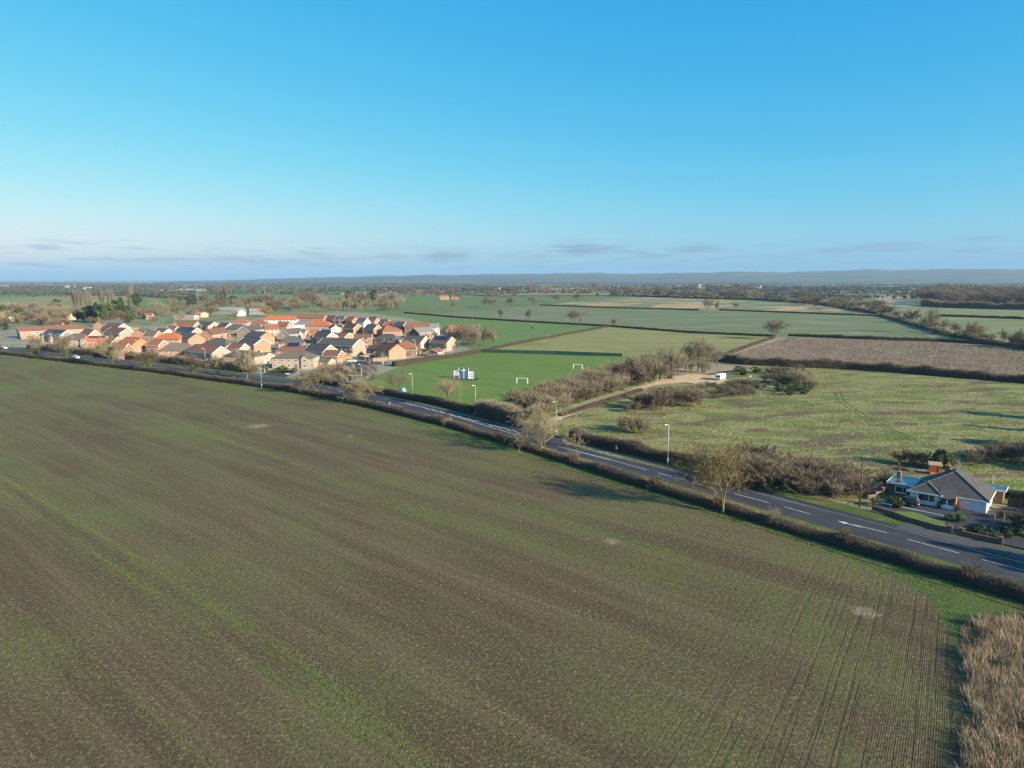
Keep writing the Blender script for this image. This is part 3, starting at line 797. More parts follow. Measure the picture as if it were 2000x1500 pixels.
proto_bare('golden_willow', 83, 11, 6.5, M_BARK, M_GOLD, n=9000, tl=1.4, tw=.07)
proto_leafy('evergreen', 91, 9, 4.0, M_EVER)
proto_leafy('conifer', 97, 13, 3.4, M_CONIF, shape='cone')
proto_leafy('pine', 101, 12, 4.2, M_CONIF, base=.3)
proto_leafy('cypress', 103, 12, 2.0, M_CONIF, shape='column', base=.03)
proto_leafy('bush', 107, 2.2, 1.5, M_EVER, n=1500, size=.2, base=.1, clumps=22)
proto_leafy('bush_lime', 109, 2.0, 1.4, mat('lime_leaves', (.11, .14, .022), .8, (.07, .10, .02), 1.0), n=1300, size=.2, base=.1, clumps=20)
PH = {'bare_a': 13, 'bare_b': 12, 'bare_c': 11, 'bare_d': 13, 'poplar': 24, 'shrub_a': 5, 'shrub_b': 4.2, 'shrub_c': 5.5, 'shrub_d': 3.6, 'sapling': 6.5, 'golden_willow': 11,
      'evergreen': 9, 'conifer': 13, 'pine': 12, 'cypress': 12, 'bush': 2.2, 'bush_lime': 2.0}
def plant(name, key, loc, h, label, cat, group=None, wide=1.0, ivy=False):
    k = h / PH[key]; root = empty(name, (loc[0], loc[1], -.05), rnd.uniform(0, 6.28), label, cat, group)
    root.scale = (k * wide * rnd.uniform(.92, 1.08), k * wide * rnd.uniform(.92, 1.08), k)
    for nm, me in PROTO[key]: link(bpy.data.objects.new(nm, me), root)
    if ivy:
        rg = np.random.default_rng(rnd.randint(0, 9999)); n = 1300
        z = rg.random(n) ** 1.2 * h * .62; r = .35 + .9 * np.sin(np.clip(z / (h * .62), 0, 1) * 3.0) * rg.random(n) ** .5
        a = rg.uniform(0, 6.28, n)
        V, T = leaves(np.stack([r * np.cos(a), r * np.sin(a), z], 1) / np.array([k * wide, k * wide, k]), .42 / k, rg)
        np_obj('ivy', V, T, M_IVY, root)
    return root
def px_h(px, py, top):
    """height of something standing at ground pixel (px, py) whose top shows at row top"""
    g = G(px, py); dz = -(top - 750) / F; c, s = math.cos(PITCH), math.sin(PITCH)
    return HC + g.y * (-s + c * dz) / (c + s * dz)

# --- the four tall roadside trees, each grown on its own
def big_tree(px, py, top, halfw, seed, label, bark=M_BARKL, twig=M_TWIGL, n=15000, tw=.032, ivy=False, **kw):
    p = G(px, py); h = px_h(px, py, top); r = 1.25 * halfw * math.hypot(p.y, p.x) / F
    root = empty('roadside_tree', (p.x, p.y, -.05), 0, label, 'tree', 'bare trees in the roadside hedge')
    sk = grow(seed, h, r, **kw); rg = np.random.default_rng(seed)
    V, T = limbs_vt(sk, 2, 5); np_obj('trunk', V, T, bark, root)
    V, T = twigs_vt(sk, 3, n, .8, tw, rg); np_obj('crown', V, T, twig, root)
    if ivy:
        m = 1500; z = rg.random(m) * h * .45; a = rg.uniform(0, 6.28, m); rr = .3 + .7 * rg.random(m) ** .6
        V, T = leaves(np.stack([rr * np.cos(a), rr * np.sin(a), z], 1), .3, rg); np_obj('ivy', V, T, M_IVY, root)
    return root
big_tree(1060, 882, 770, 68, 201, 'broad lichen-yellow bare tree in the hedge, in front of the gravel track mouth', spread=1.15, clear=.09, up=.03)
big_tree(1412, 1003, 862, 68, 307, 'broad bare tree in the hedge nearest the camera, left of the white bungalow', spread=1.15, clear=.10, up=.03, twig=mat('russet_twigs', (.175, .125, .062), .95, (.20, .165, .07), .35), n=17000)
big_tree(713, 787, 738, 33, 411, 'spreading bare tree in the hedge beside the road arrow', spread=1.1, clear=.08, up=.02)
big_tree(620, 768, 706, 33, 503, 'upright bare tree in the hedge opposite the village side road', spread=.9, clear=.14, up=.05)
big_tree(875, 790, 735, 27, 601, 'yellowish bare tree between the playing field and the road', spread=.75, clear=.12, n=8000)
big_tree(775, 765, 717, 26, 607, 'small pale bare tree in the hedge beside the blue tent', twig=M_TWIGG, spread=.75, clear=.15, n=5000)
for i, (px, py, top, wd, key) in enumerate(((70, 698, 655, 1.0, 'bare_b'), (130, 704, 652, 1.05, 'bare_b'), (217, 715, 655, 1.1, 'bare_d'), (292, 723, 680, 1.1, 'bare_a'), (378, 735, 690, 1.0, 'bare_a'), (426, 735, 692, 1.0, 'bare_d'), (483, 740, 682, 1.05, 'bare_d'))):
    plant('ivy_tree' if i not in (5, 6) else 'roadside_tree', key, G(px, py), px_h(px, py, top),
          ['ivy-clad bare tree in the roadside hedge, leftmost of the row', 'ivy-clad bare tree left of the white car on the road', 'ivy-clad bare tree right of the white car on the road',
           'thick ivy-clad tree fourth from the left along the road', 'ivy-clad tree in front of the orange-brown gabled house', 'slim bare tree beside the middle village lamp post', 'bare pale tree just left of the village junction'][i],
          'tree', 'trees along the village road', wd, ivy=i not in (5, 6))

# --- hedges: dark stems inside, uneven twigs outside
def hedge(name, pts, h, w, label, dens=90, tl=.6, tw=.05, m=None, group=None, seed=0, cat='hedge', rough=.25, base=0.0, core=True):
    rg = np.random.default_rng(seed + 900)
    Q, t, s = resample(pts, 1.2); nn = np.stack([-t[:, 1], t[:, 0]], 1)
    root = empty(name, (Q[0][0], Q[0][1], 0), 0, label, cat, group); o = np.array([Q[0][0], Q[0][1], 0])
    hh = h * (1 - rough / 2 + rough * fnoise(s / 7, s * 0 + seed, seed, 3) * 1.6 - rough * .3); ww = w * (.85 + .35 * fnoise(s / 5, s * 0 + 9, seed + 3))
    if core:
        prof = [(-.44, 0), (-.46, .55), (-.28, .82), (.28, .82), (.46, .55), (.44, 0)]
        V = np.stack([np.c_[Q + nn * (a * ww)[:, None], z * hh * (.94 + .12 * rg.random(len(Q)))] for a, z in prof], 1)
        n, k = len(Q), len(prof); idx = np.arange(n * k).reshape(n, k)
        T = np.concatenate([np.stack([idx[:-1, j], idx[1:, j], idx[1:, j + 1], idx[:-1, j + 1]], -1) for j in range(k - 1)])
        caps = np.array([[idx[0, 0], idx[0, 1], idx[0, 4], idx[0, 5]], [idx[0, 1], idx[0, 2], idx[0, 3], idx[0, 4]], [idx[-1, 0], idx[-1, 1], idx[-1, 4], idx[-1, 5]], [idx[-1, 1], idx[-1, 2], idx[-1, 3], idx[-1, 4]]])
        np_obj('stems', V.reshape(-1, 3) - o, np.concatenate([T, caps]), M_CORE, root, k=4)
    N = int(s[-1] * dens); u = rg.random(N) * s[-1]
    a = rg.uniform(-.5, .5, N); hz = np.interp(u, s, hh); wz = np.interp(u, s, ww)
    z = np.where(rg.random(N) < .55, rg.uniform(.7, .98, N) * (1 - .5 * np.abs(a) ** 2), rg.random(N)) * hz
    sidey = z < .65 * hz; a = np.where(sidey, np.sign(a) * rg.uniform(.36, .5, N), a)
    C = np.stack([np.interp(u, s, Q[:, 0]), np.interp(u, s, Q[:, 1])], 1); NV = np.stack([np.interp(u, s, nn[:, 0]), np.interp(u, s, nn[:, 1])], 1)
    P = np.c_[C + NV * (a * wz)[:, None], z - tl * .3]
    P[:, 2] = np.maximum(P[:, 2], .02)
    D = np.c_[NV * (a * 1.4)[:, None], np.full(N, .9)] + rg.normal(0, .45, (N, 3))
    V, T = blades(P, D, tl * rg.uniform(.4, 1.2, N), tw * rg.uniform(.6, 1.4, N), rg)
    np_obj('twigs', V - o, T, m or M_HEDGE, root)
    return root
P2 = lambda px: [(p.x, p.y) for p in GG(px)]
hcut = [(p[0], p[1]) for p in HEDGE]
def off_line(pts, d):
    Q, t, s = resample(pts, 3.0); return list(map(tuple, Q + np.stack([-t[:, 1], t[:, 0]], 1) * d))
HL = off_line(hcut, 1.55)
hedge('roadside_hedge', [p for p in HL if -20 < p[0] < 110], 1.95, 2.6, 'long brown twiggy hedge between the ploughed field and the road, nearest stretch', dens=230, tl=.55, tw=.036, seed=1, rough=.55)
hrnd = random.Random(12); hb = [p for p in HL if -120 < p[0] < 85]
for k_ in range(18):
    q_ = hb[int((k_ + hrnd.random() * .8) / 18 * (len(hb) - 1))]
    plant('hedge_bush', ['shrub_d', 'shrub_b', 'shrub_a'][k_ % 3], (q_[0] + hrnd.uniform(-.5, .5), q_[1] + hrnd.uniform(-.5, .5)), hrnd.uniform(2.5, 3.3), 'straggling bush standing above the roadside hedge, ' + ['first', 'second', 'third', 'fourth', 'fifth', 'sixth', 'seventh', 'eighth', 'ninth', 'tenth', 'eleventh', 'twelfth', 'thirteenth', 'fourteenth', 'fifteenth', 'sixteenth', 'seventeenth', 'eighteenth'][k_] + ' from the left', 'shrub', 'bushes in the roadside hedge', .8)
hedge('roadside_hedge', [p for p in HL if -175 < p[0] <= -19], 2.2, 2.8, 'middle stretch of brown hedge between ploughed field and road, with the road arrow behind it', dens=130, tl=.6, tw=.05, seed=2)
hedge('roadside_hedge', [p for p in HL if p[0] <= -173], 2.3, 3.0, 'far left stretch of brown hedge between field and road', dens=60, tl=.7, tw=.09, seed=3)
hedge('clipped_hedge', P2([(606, 744), (640, 750), (700, 761), (780, 776), (860, 791), (925, 807)]), 2.6, 2.6, 'dark clipped hedge between the road and the playing field', dens=120, tl=.5, tw=.05, seed=4)
hedge('tall_hedge', P2([(938, 809), (975, 819), (1010, 828), (1045, 838)]), 5.5, 4.5, 'tall dense bare hedge beside the white finger post', dens=520, tl=1.1, tw=.05, m=M_TWIGG, seed=5, rough=.5)
hedge('verge_hedge', P2([(1118, 856), (1160, 867), (1200, 877), (1260, 891), (1320, 905), (1390, 921)]), 2.9, 3.2, 'reddish brown hedge behind the walking person', dens=300, tl=.8, tw=.04, m=M_HEDGE2, seed=6, rough=.5)
hedge('field_hedge', P2([(790, 611.5), (900, 621), (1020, 628.5), (1190, 638)]), 2.0, 2.6, 'dark clipped hedge above the bright green field behind the village', dens=40, tl=.7, tw=.16, seed=7, rough=.15)
hedge('field_hedge', P2([(1190, 638), (1350, 650.5), (1515, 658)]), 2.0, 2.6, 'dark hedge along the top of the pale hay field', dens=40, tl=.7, tw=.14, seed=8, rough=.2)
hedge('field_hedge', P2([(1540, 656.5), (1700, 663), (1840, 667.5), (2060, 682)]), 2.6, 3.0, 'dark hedge along the top of the brown scrub field', dens=45, tl=.8, tw=.14, seed=9, rough=.4)
hedge('field_hedge', P2([(1055, 596.5), (1200, 602), (1365, 606)]), 2.2, 3.0, 'far dark hedge below the striped stubble, left half', dens=26, tl=.8, tw=.25, seed=10, rough=.15)
hedge('field_hedge', P2([(1405, 606), (1560, 612), (1720, 618)]), 2.2, 3.0, 'far dark hedge below the striped stubble, right half', dens=26, tl=.8, tw=.25, seed=11, rough=.15)
hedge('field_hedge', P2([(935, 689), (1000, 674), (1100, 655), (1190, 638.5)]), 1.8, 2.2, 'low brown hedge between the bright green field and the hay field', dens=60, tl=.6, tw=.1, m=M_HEDGE2, seed=12)
hedge('field_hedge', P2([(1512, 660), (1460, 678), (1400, 701)]), 1.6, 2.2, 'slanting hedge between the hay field and the brown scrub field', dens=60, tl=.6, tw=.1, seed=13)
hedge('thick_hedge', P2([(1400, 704), (1450, 711), (1540, 716), (1660, 721), (1800, 731), (2000, 748), (2200, 764)]), 4.2, 5.0, 'thick overgrown hedge between the meadow and the brown scrub field', dens=190, tl=1.1, tw=.08, m=M_TWIG, seed=14, rough=.5)
hedge('field_hedge', P2([(1830, 618), (1900, 620), (2060, 626)]), 3.0, 3.0, 'hedge across the olive field in front of the wood', dens=26, tl=.9, tw=.22, seed=15)
hedge('field_hedge', P2([(1722, 617), (1790, 637), (1850, 655), (1930, 671), (2060, 692)]), 3.4, 4.5, 'low bushy hedge under the slanting right hand hedgerow trees', dens=70, tl=1.4, tw=.14, m=M_TWIG, seed=26, rough=.8)
hedge('wood_edge', P2([(1806, 597), (1850, 601), (1950, 604), (2080, 607)]), 9, 12, 'dark dense undergrowth along the front of the right hand wood', dens=150, tl=3, tw=.35, m=M_TWIG, seed=25, rough=.6, cat='undergrowth')
hedge('village_hedge', P2([(770, 716), (800, 711), (850, 703), (890, 697), (935, 690)]), 2.6, 3.0, 'olive hedge between the village gardens and the playing field', dens=120, tl=.7, tw=.08, m=M_TWIG, seed=16, rough=.4)
hedge('roadside_thicket', P2([(60, 682), (140, 690), (240, 700), (330, 709), (420, 719), (495, 727)]), 4.0, 5.0, 'overgrown bare thicket between the village houses and the road', dens=120, tl=1.1, tw=.1, m=M_TWIG, seed=17, rough=.6, cat='thicket')
hedge('field_hedge', P2([(1095, 813), (1150, 797), (1210, 778), (1252, 763)]), 1.3, 1.8, 'low reddish bramble bank along the gravel track', dens=170, tl=.6, tw=.05, m=M_HEDGE2, seed=18, rough=.5, cat='bramble')
hedge('field_hedge', P2([(640, 565), (760, 567), (960, 579), (1235, 578)]), 2.5, 4, 'distant hedge line beyond the village', dens=14, tl=1.2, tw=.4, seed=19)
hedge('field_hedge', P2([(1235, 579), (1400, 584), (1480, 586), (1600, 594), (1720, 614)]), 5, 8, 'tall overgrown hedgerow behind the striped stubble field', dens=60, tl=2.2, tw=.3, m=M_TWIG, seed=20, rough=.6)
hedge('field_hedge', P2([(1270, 573.5), (1400, 573), (1600, 577), (1700, 581)]), 4, 6, 'distant hedgerow in front of the church tower', dens=26, tl=2, tw=.4, m=M_TWIG, seed=21, rough=.6)

# --- trees of the mid distance
ORD = ['first', 'second', 'third', 'fourth', 'fifth', 'sixth', 'seventh', 'eighth', 'ninth', 'tenth', 'eleventh', 'twelfth', 'thirteenth', 'fourteenth', 'fifteenth', 'sixteenth', 'seventeenth', 'eighteenth', 'nineteenth', 'twentieth']
def many(spots, name, label0, cat, group, keys, wide=1.0, zones=None):
    rank = {id(q): k for k, q in enumerate(sorted(spots, key=lambda q: q[0]))}
    for i, sp in enumerate(spots):
        px, py, top = sp[:3]; label = label0
        if zones: label = next(t_ for x_, t_ in zones if px < x_)
        elif 2 <= len(spots) <= 20: label = label0 + ', ' + ORD[rank[id(sp)]] + ' from the left'
        plant(name, keys[i % len(keys)], G(px, py), px_h(px, py, top), label, cat, group, sp[3] if len(sp) > 3 else wide)
many([(885, 605, 589, 1.1), (948, 600, 581, 1.2), (961, 601, 582, 1.2), (998, 598, 579, 1.2), (1042, 597, 578, 1.2), (1088, 591, 574, 1.2), (1127, 588, 571, 1.2), (1166, 584, 570, 1.2)], 'field_tree', 'round bare tree standing along the track edge of the mid fields', 'tree', 'bare trees along the field track', ['bare_a', 'bare_b', 'bare_c'])
many([(977, 623, 604, 1.1), (1032, 625, 604, 1.1), (1120, 631, 606, 1.2), (1135, 638, 620, .6), (1200, 640, 622, 1.2), (1040, 646, 634, .8)], 'hedge_tree', 'bare tree growing from the dark hedge of the grey-green field', 'tree', 'trees in the grey-green field hedge', ['bare_b', 'bare_a', 'bare_c', 'bare_b'])
plant('big_willow', 'bare_c', G(1511, 663), px_h(1511, 663, 624), 'large bare tree at the corner of the hay field and scrub field', 'tree', wide=1.15)
many([(1383, 607, 584), (1400, 608, 587, .8), (1437, 604, 591)], 'hedge_tree', 'bare tree in the gap of the hedge below the stubble stripes', 'tree', 'trees in the stubble hedge gap', ['bare_c', 'bare_a'])
rr = random.Random(3)
row = []
for k in range(26):
    f = k / 25; px = 1540 + f * 470 + rr.uniform(-8, 8); py = float(np.interp(px, [1540, 1720, 1790, 1850, 1930, 2010], [592, 614, 634, 652, 668, 684]))
    row.append((px, py, py - rr.uniform(10, 26) * (.7 + .6 * f), rr.uniform(.9, 1.4)))
many(row, 'hedgerow_tree', 'bushy bare tree in the slanting hedgerow on the right', 'tree', 'trees of the slanting right hand hedgerow', ['shrub_d', 'bare_b', 'bare_a', 'shrub_b', 'bare_c'], zones=((1720, 'bushy bare tree in the slanting hedgerow, far upper end'), (1850, 'bushy bare tree in the slanting hedgerow, middle part'), (2999, 'bushy bare tree in the slanting hedgerow, near lower end')))
many([(1815, 651, 603, .8), (1900, 664, 627, 1.0), (1985, 680, 643, .9), (1840, 662, 640, .6)], 'hedgerow_tree', 'taller bare tree in the slanting right hand hedgerow', 'tree', 'tall trees of the slanting hedgerow', ['bare_b', 'bare_d', 'bare_a'])
wood = []
for k in range(110):
    f = rr.random(); g = rr.random(); px = 1806 + f * 260; py = 600 - g * 14 - (1 - min(1, f * 3)) * 4
    wood.append((px, py, py - rr.uniform(22, 33), rr.uniform(1.3, 1.8)))
many(sorted(wood, key=lambda q: q[1]), 'woodland_tree', 'bare tree of the dark wood at the right edge', 'tree', 'trees of the wood on the right', ['bare_a', 'bare_c', 'bare_b'])
mid = []
for k in range(84):
    px = rr.uniform(1180, 1720); py = float(np.interp(px, [1180, 1240, 1480, 1720], [577, 578, 584, 606])) - abs(rr.gauss(0, 3)) + 2
    mid.append((px, py, py - rr.uniform(10, 20), rr.uniform(1.1, 1.6)))
many(mid, 'hedgerow_tree', 'bushy bare tree of the overgrown hedgerow behind the stubble field', 'tree', 'trees behind the stubble field', ['bare_c', 'bare_a', 'bare_b'], zones=((1330, 'bushy bare tree of the overgrown hedgerow left of the church tower'), (1500, 'bushy bare tree of the overgrown hedgerow below the church tower and silo'), (1999, 'bushy bare tree of the overgrown hedgerow right of the silo')))
ch = [(x, y, y - rr.uniform(8, 13), rr.uniform(1.0, 1.5)) for x, y in ((rr.uniform(1325, 1500), rr.uniform(564.5, 566)) for _ in range(34))]
many(ch, 'churchyard_tree', 'bare tree of the grove behind the church tower and the silo', 'tree', 'trees behind the church tower', ['bare_a', 'bare_c', 'bare_b'])
far1 = [(rr.uniform(1010, 1180), rr.uniform(572, 577), None) for _ in range(22)]
far1 = [(x, y, y - rr.uniform(12, 24), rr.uniform(.7, 1.0)) for x, y, _ in far1]
many(far1, 'tall_bare_tree', 'tall pale bare tree in the clump beyond the fields', 'tree', 'tall bare trees in the middle distance', ['bare_d', 'bare_b', 'poplar'])
far2 = [(x, y, y - rr.uniform(9, 15), rr.uniform(.9, 1.4)) for x, y in ((rr.uniform(760, 1010), rr.uniform(574, 584)) for _ in range(26))]
many(far2, 'bare_tree', 'bare tree of the far hedges beyond the village', 'tree', 'bare trees beyond the village', ['bare_a', 'bare_b', 'bare_c'], zones=((860, 'bare tree of the far hedges left of the cream farmhouse'), (1020, 'bare tree of the far hedges right of the cream farmhouse')))
# poplars, pines and the wooded edge behind the village
many([(146, 609, 566), (152, 610, 569), (160, 609, 567), (170, 608, 571), (178, 607, 572), (197, 604, 561), (203, 603, 567), (213, 602, 566), (221, 602, 569), (253, 602, 566), (257, 600, 557), (424, 600, 560), (431, 600, 564), (437, 600, 562), (442, 600, 553), (517, 596, 560), (400, 600, 566), (407, 600, 570), (386, 601, 572)],
     'poplar_tree', 'tall narrow bare poplar rising behind the village', 'tree', 'poplars behind the village', ['poplar'], 1.0)
many([(268, 605, 571, .9), (352, 600, 577, .9), (380, 606, 574, 1.0), (371, 603, 581), (455, 598, 577, 1.3), (486, 598, 585), (500, 598, 587), (508, 600, 586), (681, 592, 567), (692, 592, 568), (703, 592, 573), (730, 593, 565, .8), (1196, 578, 569), (1210, 578, 570), (945, 573, 563)],
     'dark_conifer', 'dark evergreen conifer standing above the roofs and bare trees', 'tree', 'dark conifers around the village', ['pine', 'conifer', 'cypress', 'pine'])
ev = [(168, 628, 600), (178, 630, 596), (190, 631, 590), (202, 630, 594), (214, 631, 592), (226, 628, 586), (238, 624, 580), (247, 628, 596), (256, 630, 606), (152, 628, 606), (12, 645, 626), (6, 622, 596), (40, 626, 600), (110, 608, 584), (98, 632, 610)]
many(ev, 'garden_evergreen', 'evergreen tree of the dark clump behind the long terrace', 'tree', 'evergreens behind the left houses', ['evergreen', 'pine', 'conifer', 'evergreen'], 1.1)
bk = []
for k in range(260):
    px = rr.uniform(-60, 780) if k < 210 else rr.uniform(-60, 150); py = float(np.interp(px, [-60, 300, 520, 780], [622, 618, 606, 604])) + rr.uniform(-14, 6) + (14 if px < 360 and rr.random() < .45 else 0) + (8 if 360 <= px < 520 and rr.random() < .4 else 0)
    bk.append((px, py, py - rr.uniform(12, 24), rr.uniform(.9, 1.4)))
many(bk, 'garden_tree', 'bare tree of the wooded edge behind the village roofs', 'tree', 'bare trees behind the village', ['bare_a', 'bare_b', 'bare_c', 'bare_d', 'shrub_a'], zones=((30, 'bare tree at the left edge behind the village'), (160, 'bare tree behind the long left terrace'), (270, 'bare tree around the dark evergreen clump behind the village'), (400, 'bare tree behind the left middle roofs'), (530, 'bare tree around the grey farm sheds'), (640, 'bare tree behind the bright red roofs'), (999, 'bare tree behind the back right row of houses')))
plant('round_tree', 'bare_c', G(606, 604), px_h(606, 604, 568), 'broad round bare tree standing above the village roofs', 'tree', wide=1.25)
plant('golden_willow', 'golden_willow', G(522, 618), px_h(522, 618, 598), 'golden orange weeping willow behind the red roofs', 'tree', wide=1.1)
rt = [(868, 668, 640), (880, 676, 640), (893, 678, 638, 1.1), (905, 682, 634), (916, 678, 632, 1.2), (930, 678, 634), (944, 676, 640), (956, 674, 642), (925, 686, 644), (965, 676, 646, .7), (850, 664, 645)]
many(rt, 'garden_tree', 'bare tree of the clump at the right end of the village', 'tree', 'bare trees at the right end of the village', ['bare_b', 'bare_d', 'bare_a', 'bare_c'], .9)
# shrubs and small trees between the houses
gb = []
for k in range(64):
    px = rr.uniform(60, 880); py = rr.uniform(664, 700) - (14 if px > 640 else 0) + (px - 400) * .01
    gb.append((px, py, py - rr.uniform(4, 9), 1.0))
many(gb, 'garden_shrub', 'small shrub in a garden between the brick houses', 'shrub', 'garden shrubs in the village', ['bush', 'shrub_d', 'bush_lime', 'shrub_b'], zones=((250, 'small garden shrub among the left end houses'), (450, 'small garden shrub among the left middle houses'), (650, 'small garden shrub among the middle houses'), (999, 'small garden shrub among the right end houses')))
many([(538, 728, 719), (545, 726, 717), (552, 727, 714, 1.1), (561, 728, 718), (574, 729, 719), (520, 726, 716)], 'corner_shrub', 'clipped green or golden shrub by the cream corner house', 'shrub', 'shrubs at the village junction', ['bush', 'bush_lime', 'bush_lime', 'bush'])
many([(667, 712, 690), (748, 714, 686), (722, 712, 696), (690, 726, 706)], 'pale_sapling', 'slim white-stemmed birch on the green by the village corner', 'tree', 'birches by the village corner', ['sapling'], 1.0)
sh = []
for k in range(40):
    px = rr.uniform(595, 735); py = 748 - (px - 600) * .02 - rr.uniform(0, 26) * (1 if px > 640 else .5)
    sh.append((px, py, py - rr.uniform(9, 17), 1.0))
many([s for s in sh if s[1] > 716], 'scrub_bush', 'bare scrub bush beside the village corner green', 'shrub', 'scrub by the village corner', ['shrub_a', 'shrub_d', 'shrub_c', 'shrub_b'])
# willow scrub between the playing field and the gravel track
th = []
for k in range(150):
    f = rr.random(); g = rr.random()
    cx_, cy_ = 1020 + f * 270, 816 - f * 84
    px, py = cx_ + g * 46 - 22, cy_ - 19 + g * 18
    th.append((px, py, py - rr.uniform(22, 36) * (1 - .12 * f), rr.uniform(.95, 1.25)))
many(sorted(th, key=lambda q: q[1]), 'willow_shrub', 'pale bare willow of the thicket between the playing field and the gravel track', 'shrub', 'willow thicket beside the playing field', ['shrub_c', 'shrub_a', 'shrub_b', 'shrub_a', 'shrub_d', 'shrub_c'])
many([(1290, 742, 680, 1.1), (1308, 740, 684, 1.1), (1340, 728, 668, 1.2), (1362, 726, 664, 1.25), (1385, 722, 672, 1.1), (1268, 744, 698), (1246, 752, 702, 1.0), (1400, 716, 682, 1.0), (1325, 734, 690, 1.0), (1374, 728, 700, 1.0), (1350, 732, 704, 1.0), (1300, 745, 712, 1.0)], 'thicket_tree', 'taller grey bare tree in the thicket behind the gravel yard', 'tree', 'tall trees behind the gravel yard', ['bare_b', 'shrub_a', 'bare_a', 'bare_b'])
many([(1275, 802, 762, 1.2), (1262, 797, 768, 1.2), (1240, 805, 784, 1.2), (1255, 790, 768), (1290, 800, 768, 1.2), (1225, 806, 790), (1248, 797, 774)], 'red_shrub', 'large reddish bare shrub in front of the gravel yard', 'shrub', 'reddish shrubs by the yard', ['shrub_b', 'shrub_b'])
many([(1312, 794, 760, 1.3), (1335, 792, 758, 1.3), (1352, 794, 762, 1.2), (1322, 780, 752, 1.2), (1295, 784, 754, 1.2), (1365, 786, 760, 1.3), (1345, 778, 752, 1.2), (1310, 776, 752, 1.2)], 'olive_shrub', 'dark olive bare shrub left of the caravan bramble', 'shrub', 'olive shrubs by the yard', ['shrub_d', 'shrub_a'])
br_ = []
for k in range(96):
    px = rr.uniform(1365, 1590); py = 780 - (px - 1385) * .05 - rr.uniform(0, 50)
    if px < 1436 and 722 < py < 757: continue
    br_.append((px, py, py - rr.uniform(8, 16), rr.uniform(1.2, 1.7)))
many(br_, 'bramble_bush', 'low brown bramble mound right of the white caravan', 'shrub', 'brambles beside the caravan', ['shrub_d', 'shrub_b', 'shrub_d', 'bush'])
many([(1558, 752, 722, 1.2), (1572, 756, 726), (1548, 748, 724)], 'tall_shrub', 'tall bare shrub at the right end of the caravan brambles', 'shrub', 'tall shrubs at the bramble end', ['shrub_a', 'shrub_c'])
many([(1235, 845, 812, 1.1), (1255, 848, 822, 1.3), (1220, 838, 814)], 'meadow_shrub', 'lone bare shrub in the meadow behind the verge hedge', 'shrub', 'meadow shrubs by the verge', ['shrub_d', 'shrub_a'])
rs_ = []
for k in range(62):
    f = rr.random(); px = 1440 + f * 235; py = 950 + f * 30 - rr.uniform(0, 40)
    rs_.append((px, py, py - rr.uniform(36, 56) * (1 - .25 * f), rr.uniform(1.0, 1.25)))
many(sorted(rs_, key=lambda q: q[1]), 'verge_scrub', 'dark bare scrub bush beside the road left of the telegraph pole', 'shrub', 'scrub left of the telegraph pole', ['shrub_d', 'shrub_a', 'shrub_d', 'shrub_b'])
many([(1425, 926, 893), (1450, 930, 892), (1475, 940, 900), (1400, 920, 888)], 'verge_scrub', 'bare scrub bush behind the nearest roadside tree', 'shrub', 'scrub behind the nearest tree', ['shrub_b', 'shrub_d'])
many([(1898, 908, 880, 1.2), (1925, 905, 872, 1.3), (1955, 900, 866, 1.4), (1985, 905, 868, 1.4), (1970, 890, 866, 1.3), (1930, 888, 866), (2010, 900, 860, 1.3)], 'garden_scrub', 'brown bramble mound at the back of the bungalow garden', 'shrub', 'brambles behind the bungalow', ['shrub_d', 'shrub_b'])
many([(1760, 905, 878, 1.3), (1785, 908, 880, 1.3), (1805, 912, 882), (1722, 955, 925), (1735, 948, 920)], 'garden_scrub', 'bare bush left of the bungalow garden hut', 'shrub', 'bushes left of the garden hut', ['shrub_d', 'shrub_b'])
# big evergreens just outside the right edge: their shadows lie across the meadow and the drive
for k, (x, y, h) in enumerate(((141, 168, 10), (155, 188, 10), (168, 208, 10), (127, 150, 9), (93, 93, 11), (101, 84, 12), (104, 102, 10), (113, 112, 11))):
    plant('shelter_tree', ['evergreen', 'conifer', 'pine'][k % 3], (x, y), h, 'dense evergreen just beyond the right edge beside the bungalow', 'tree', 'evergreens beyond the right edge', 1.15)

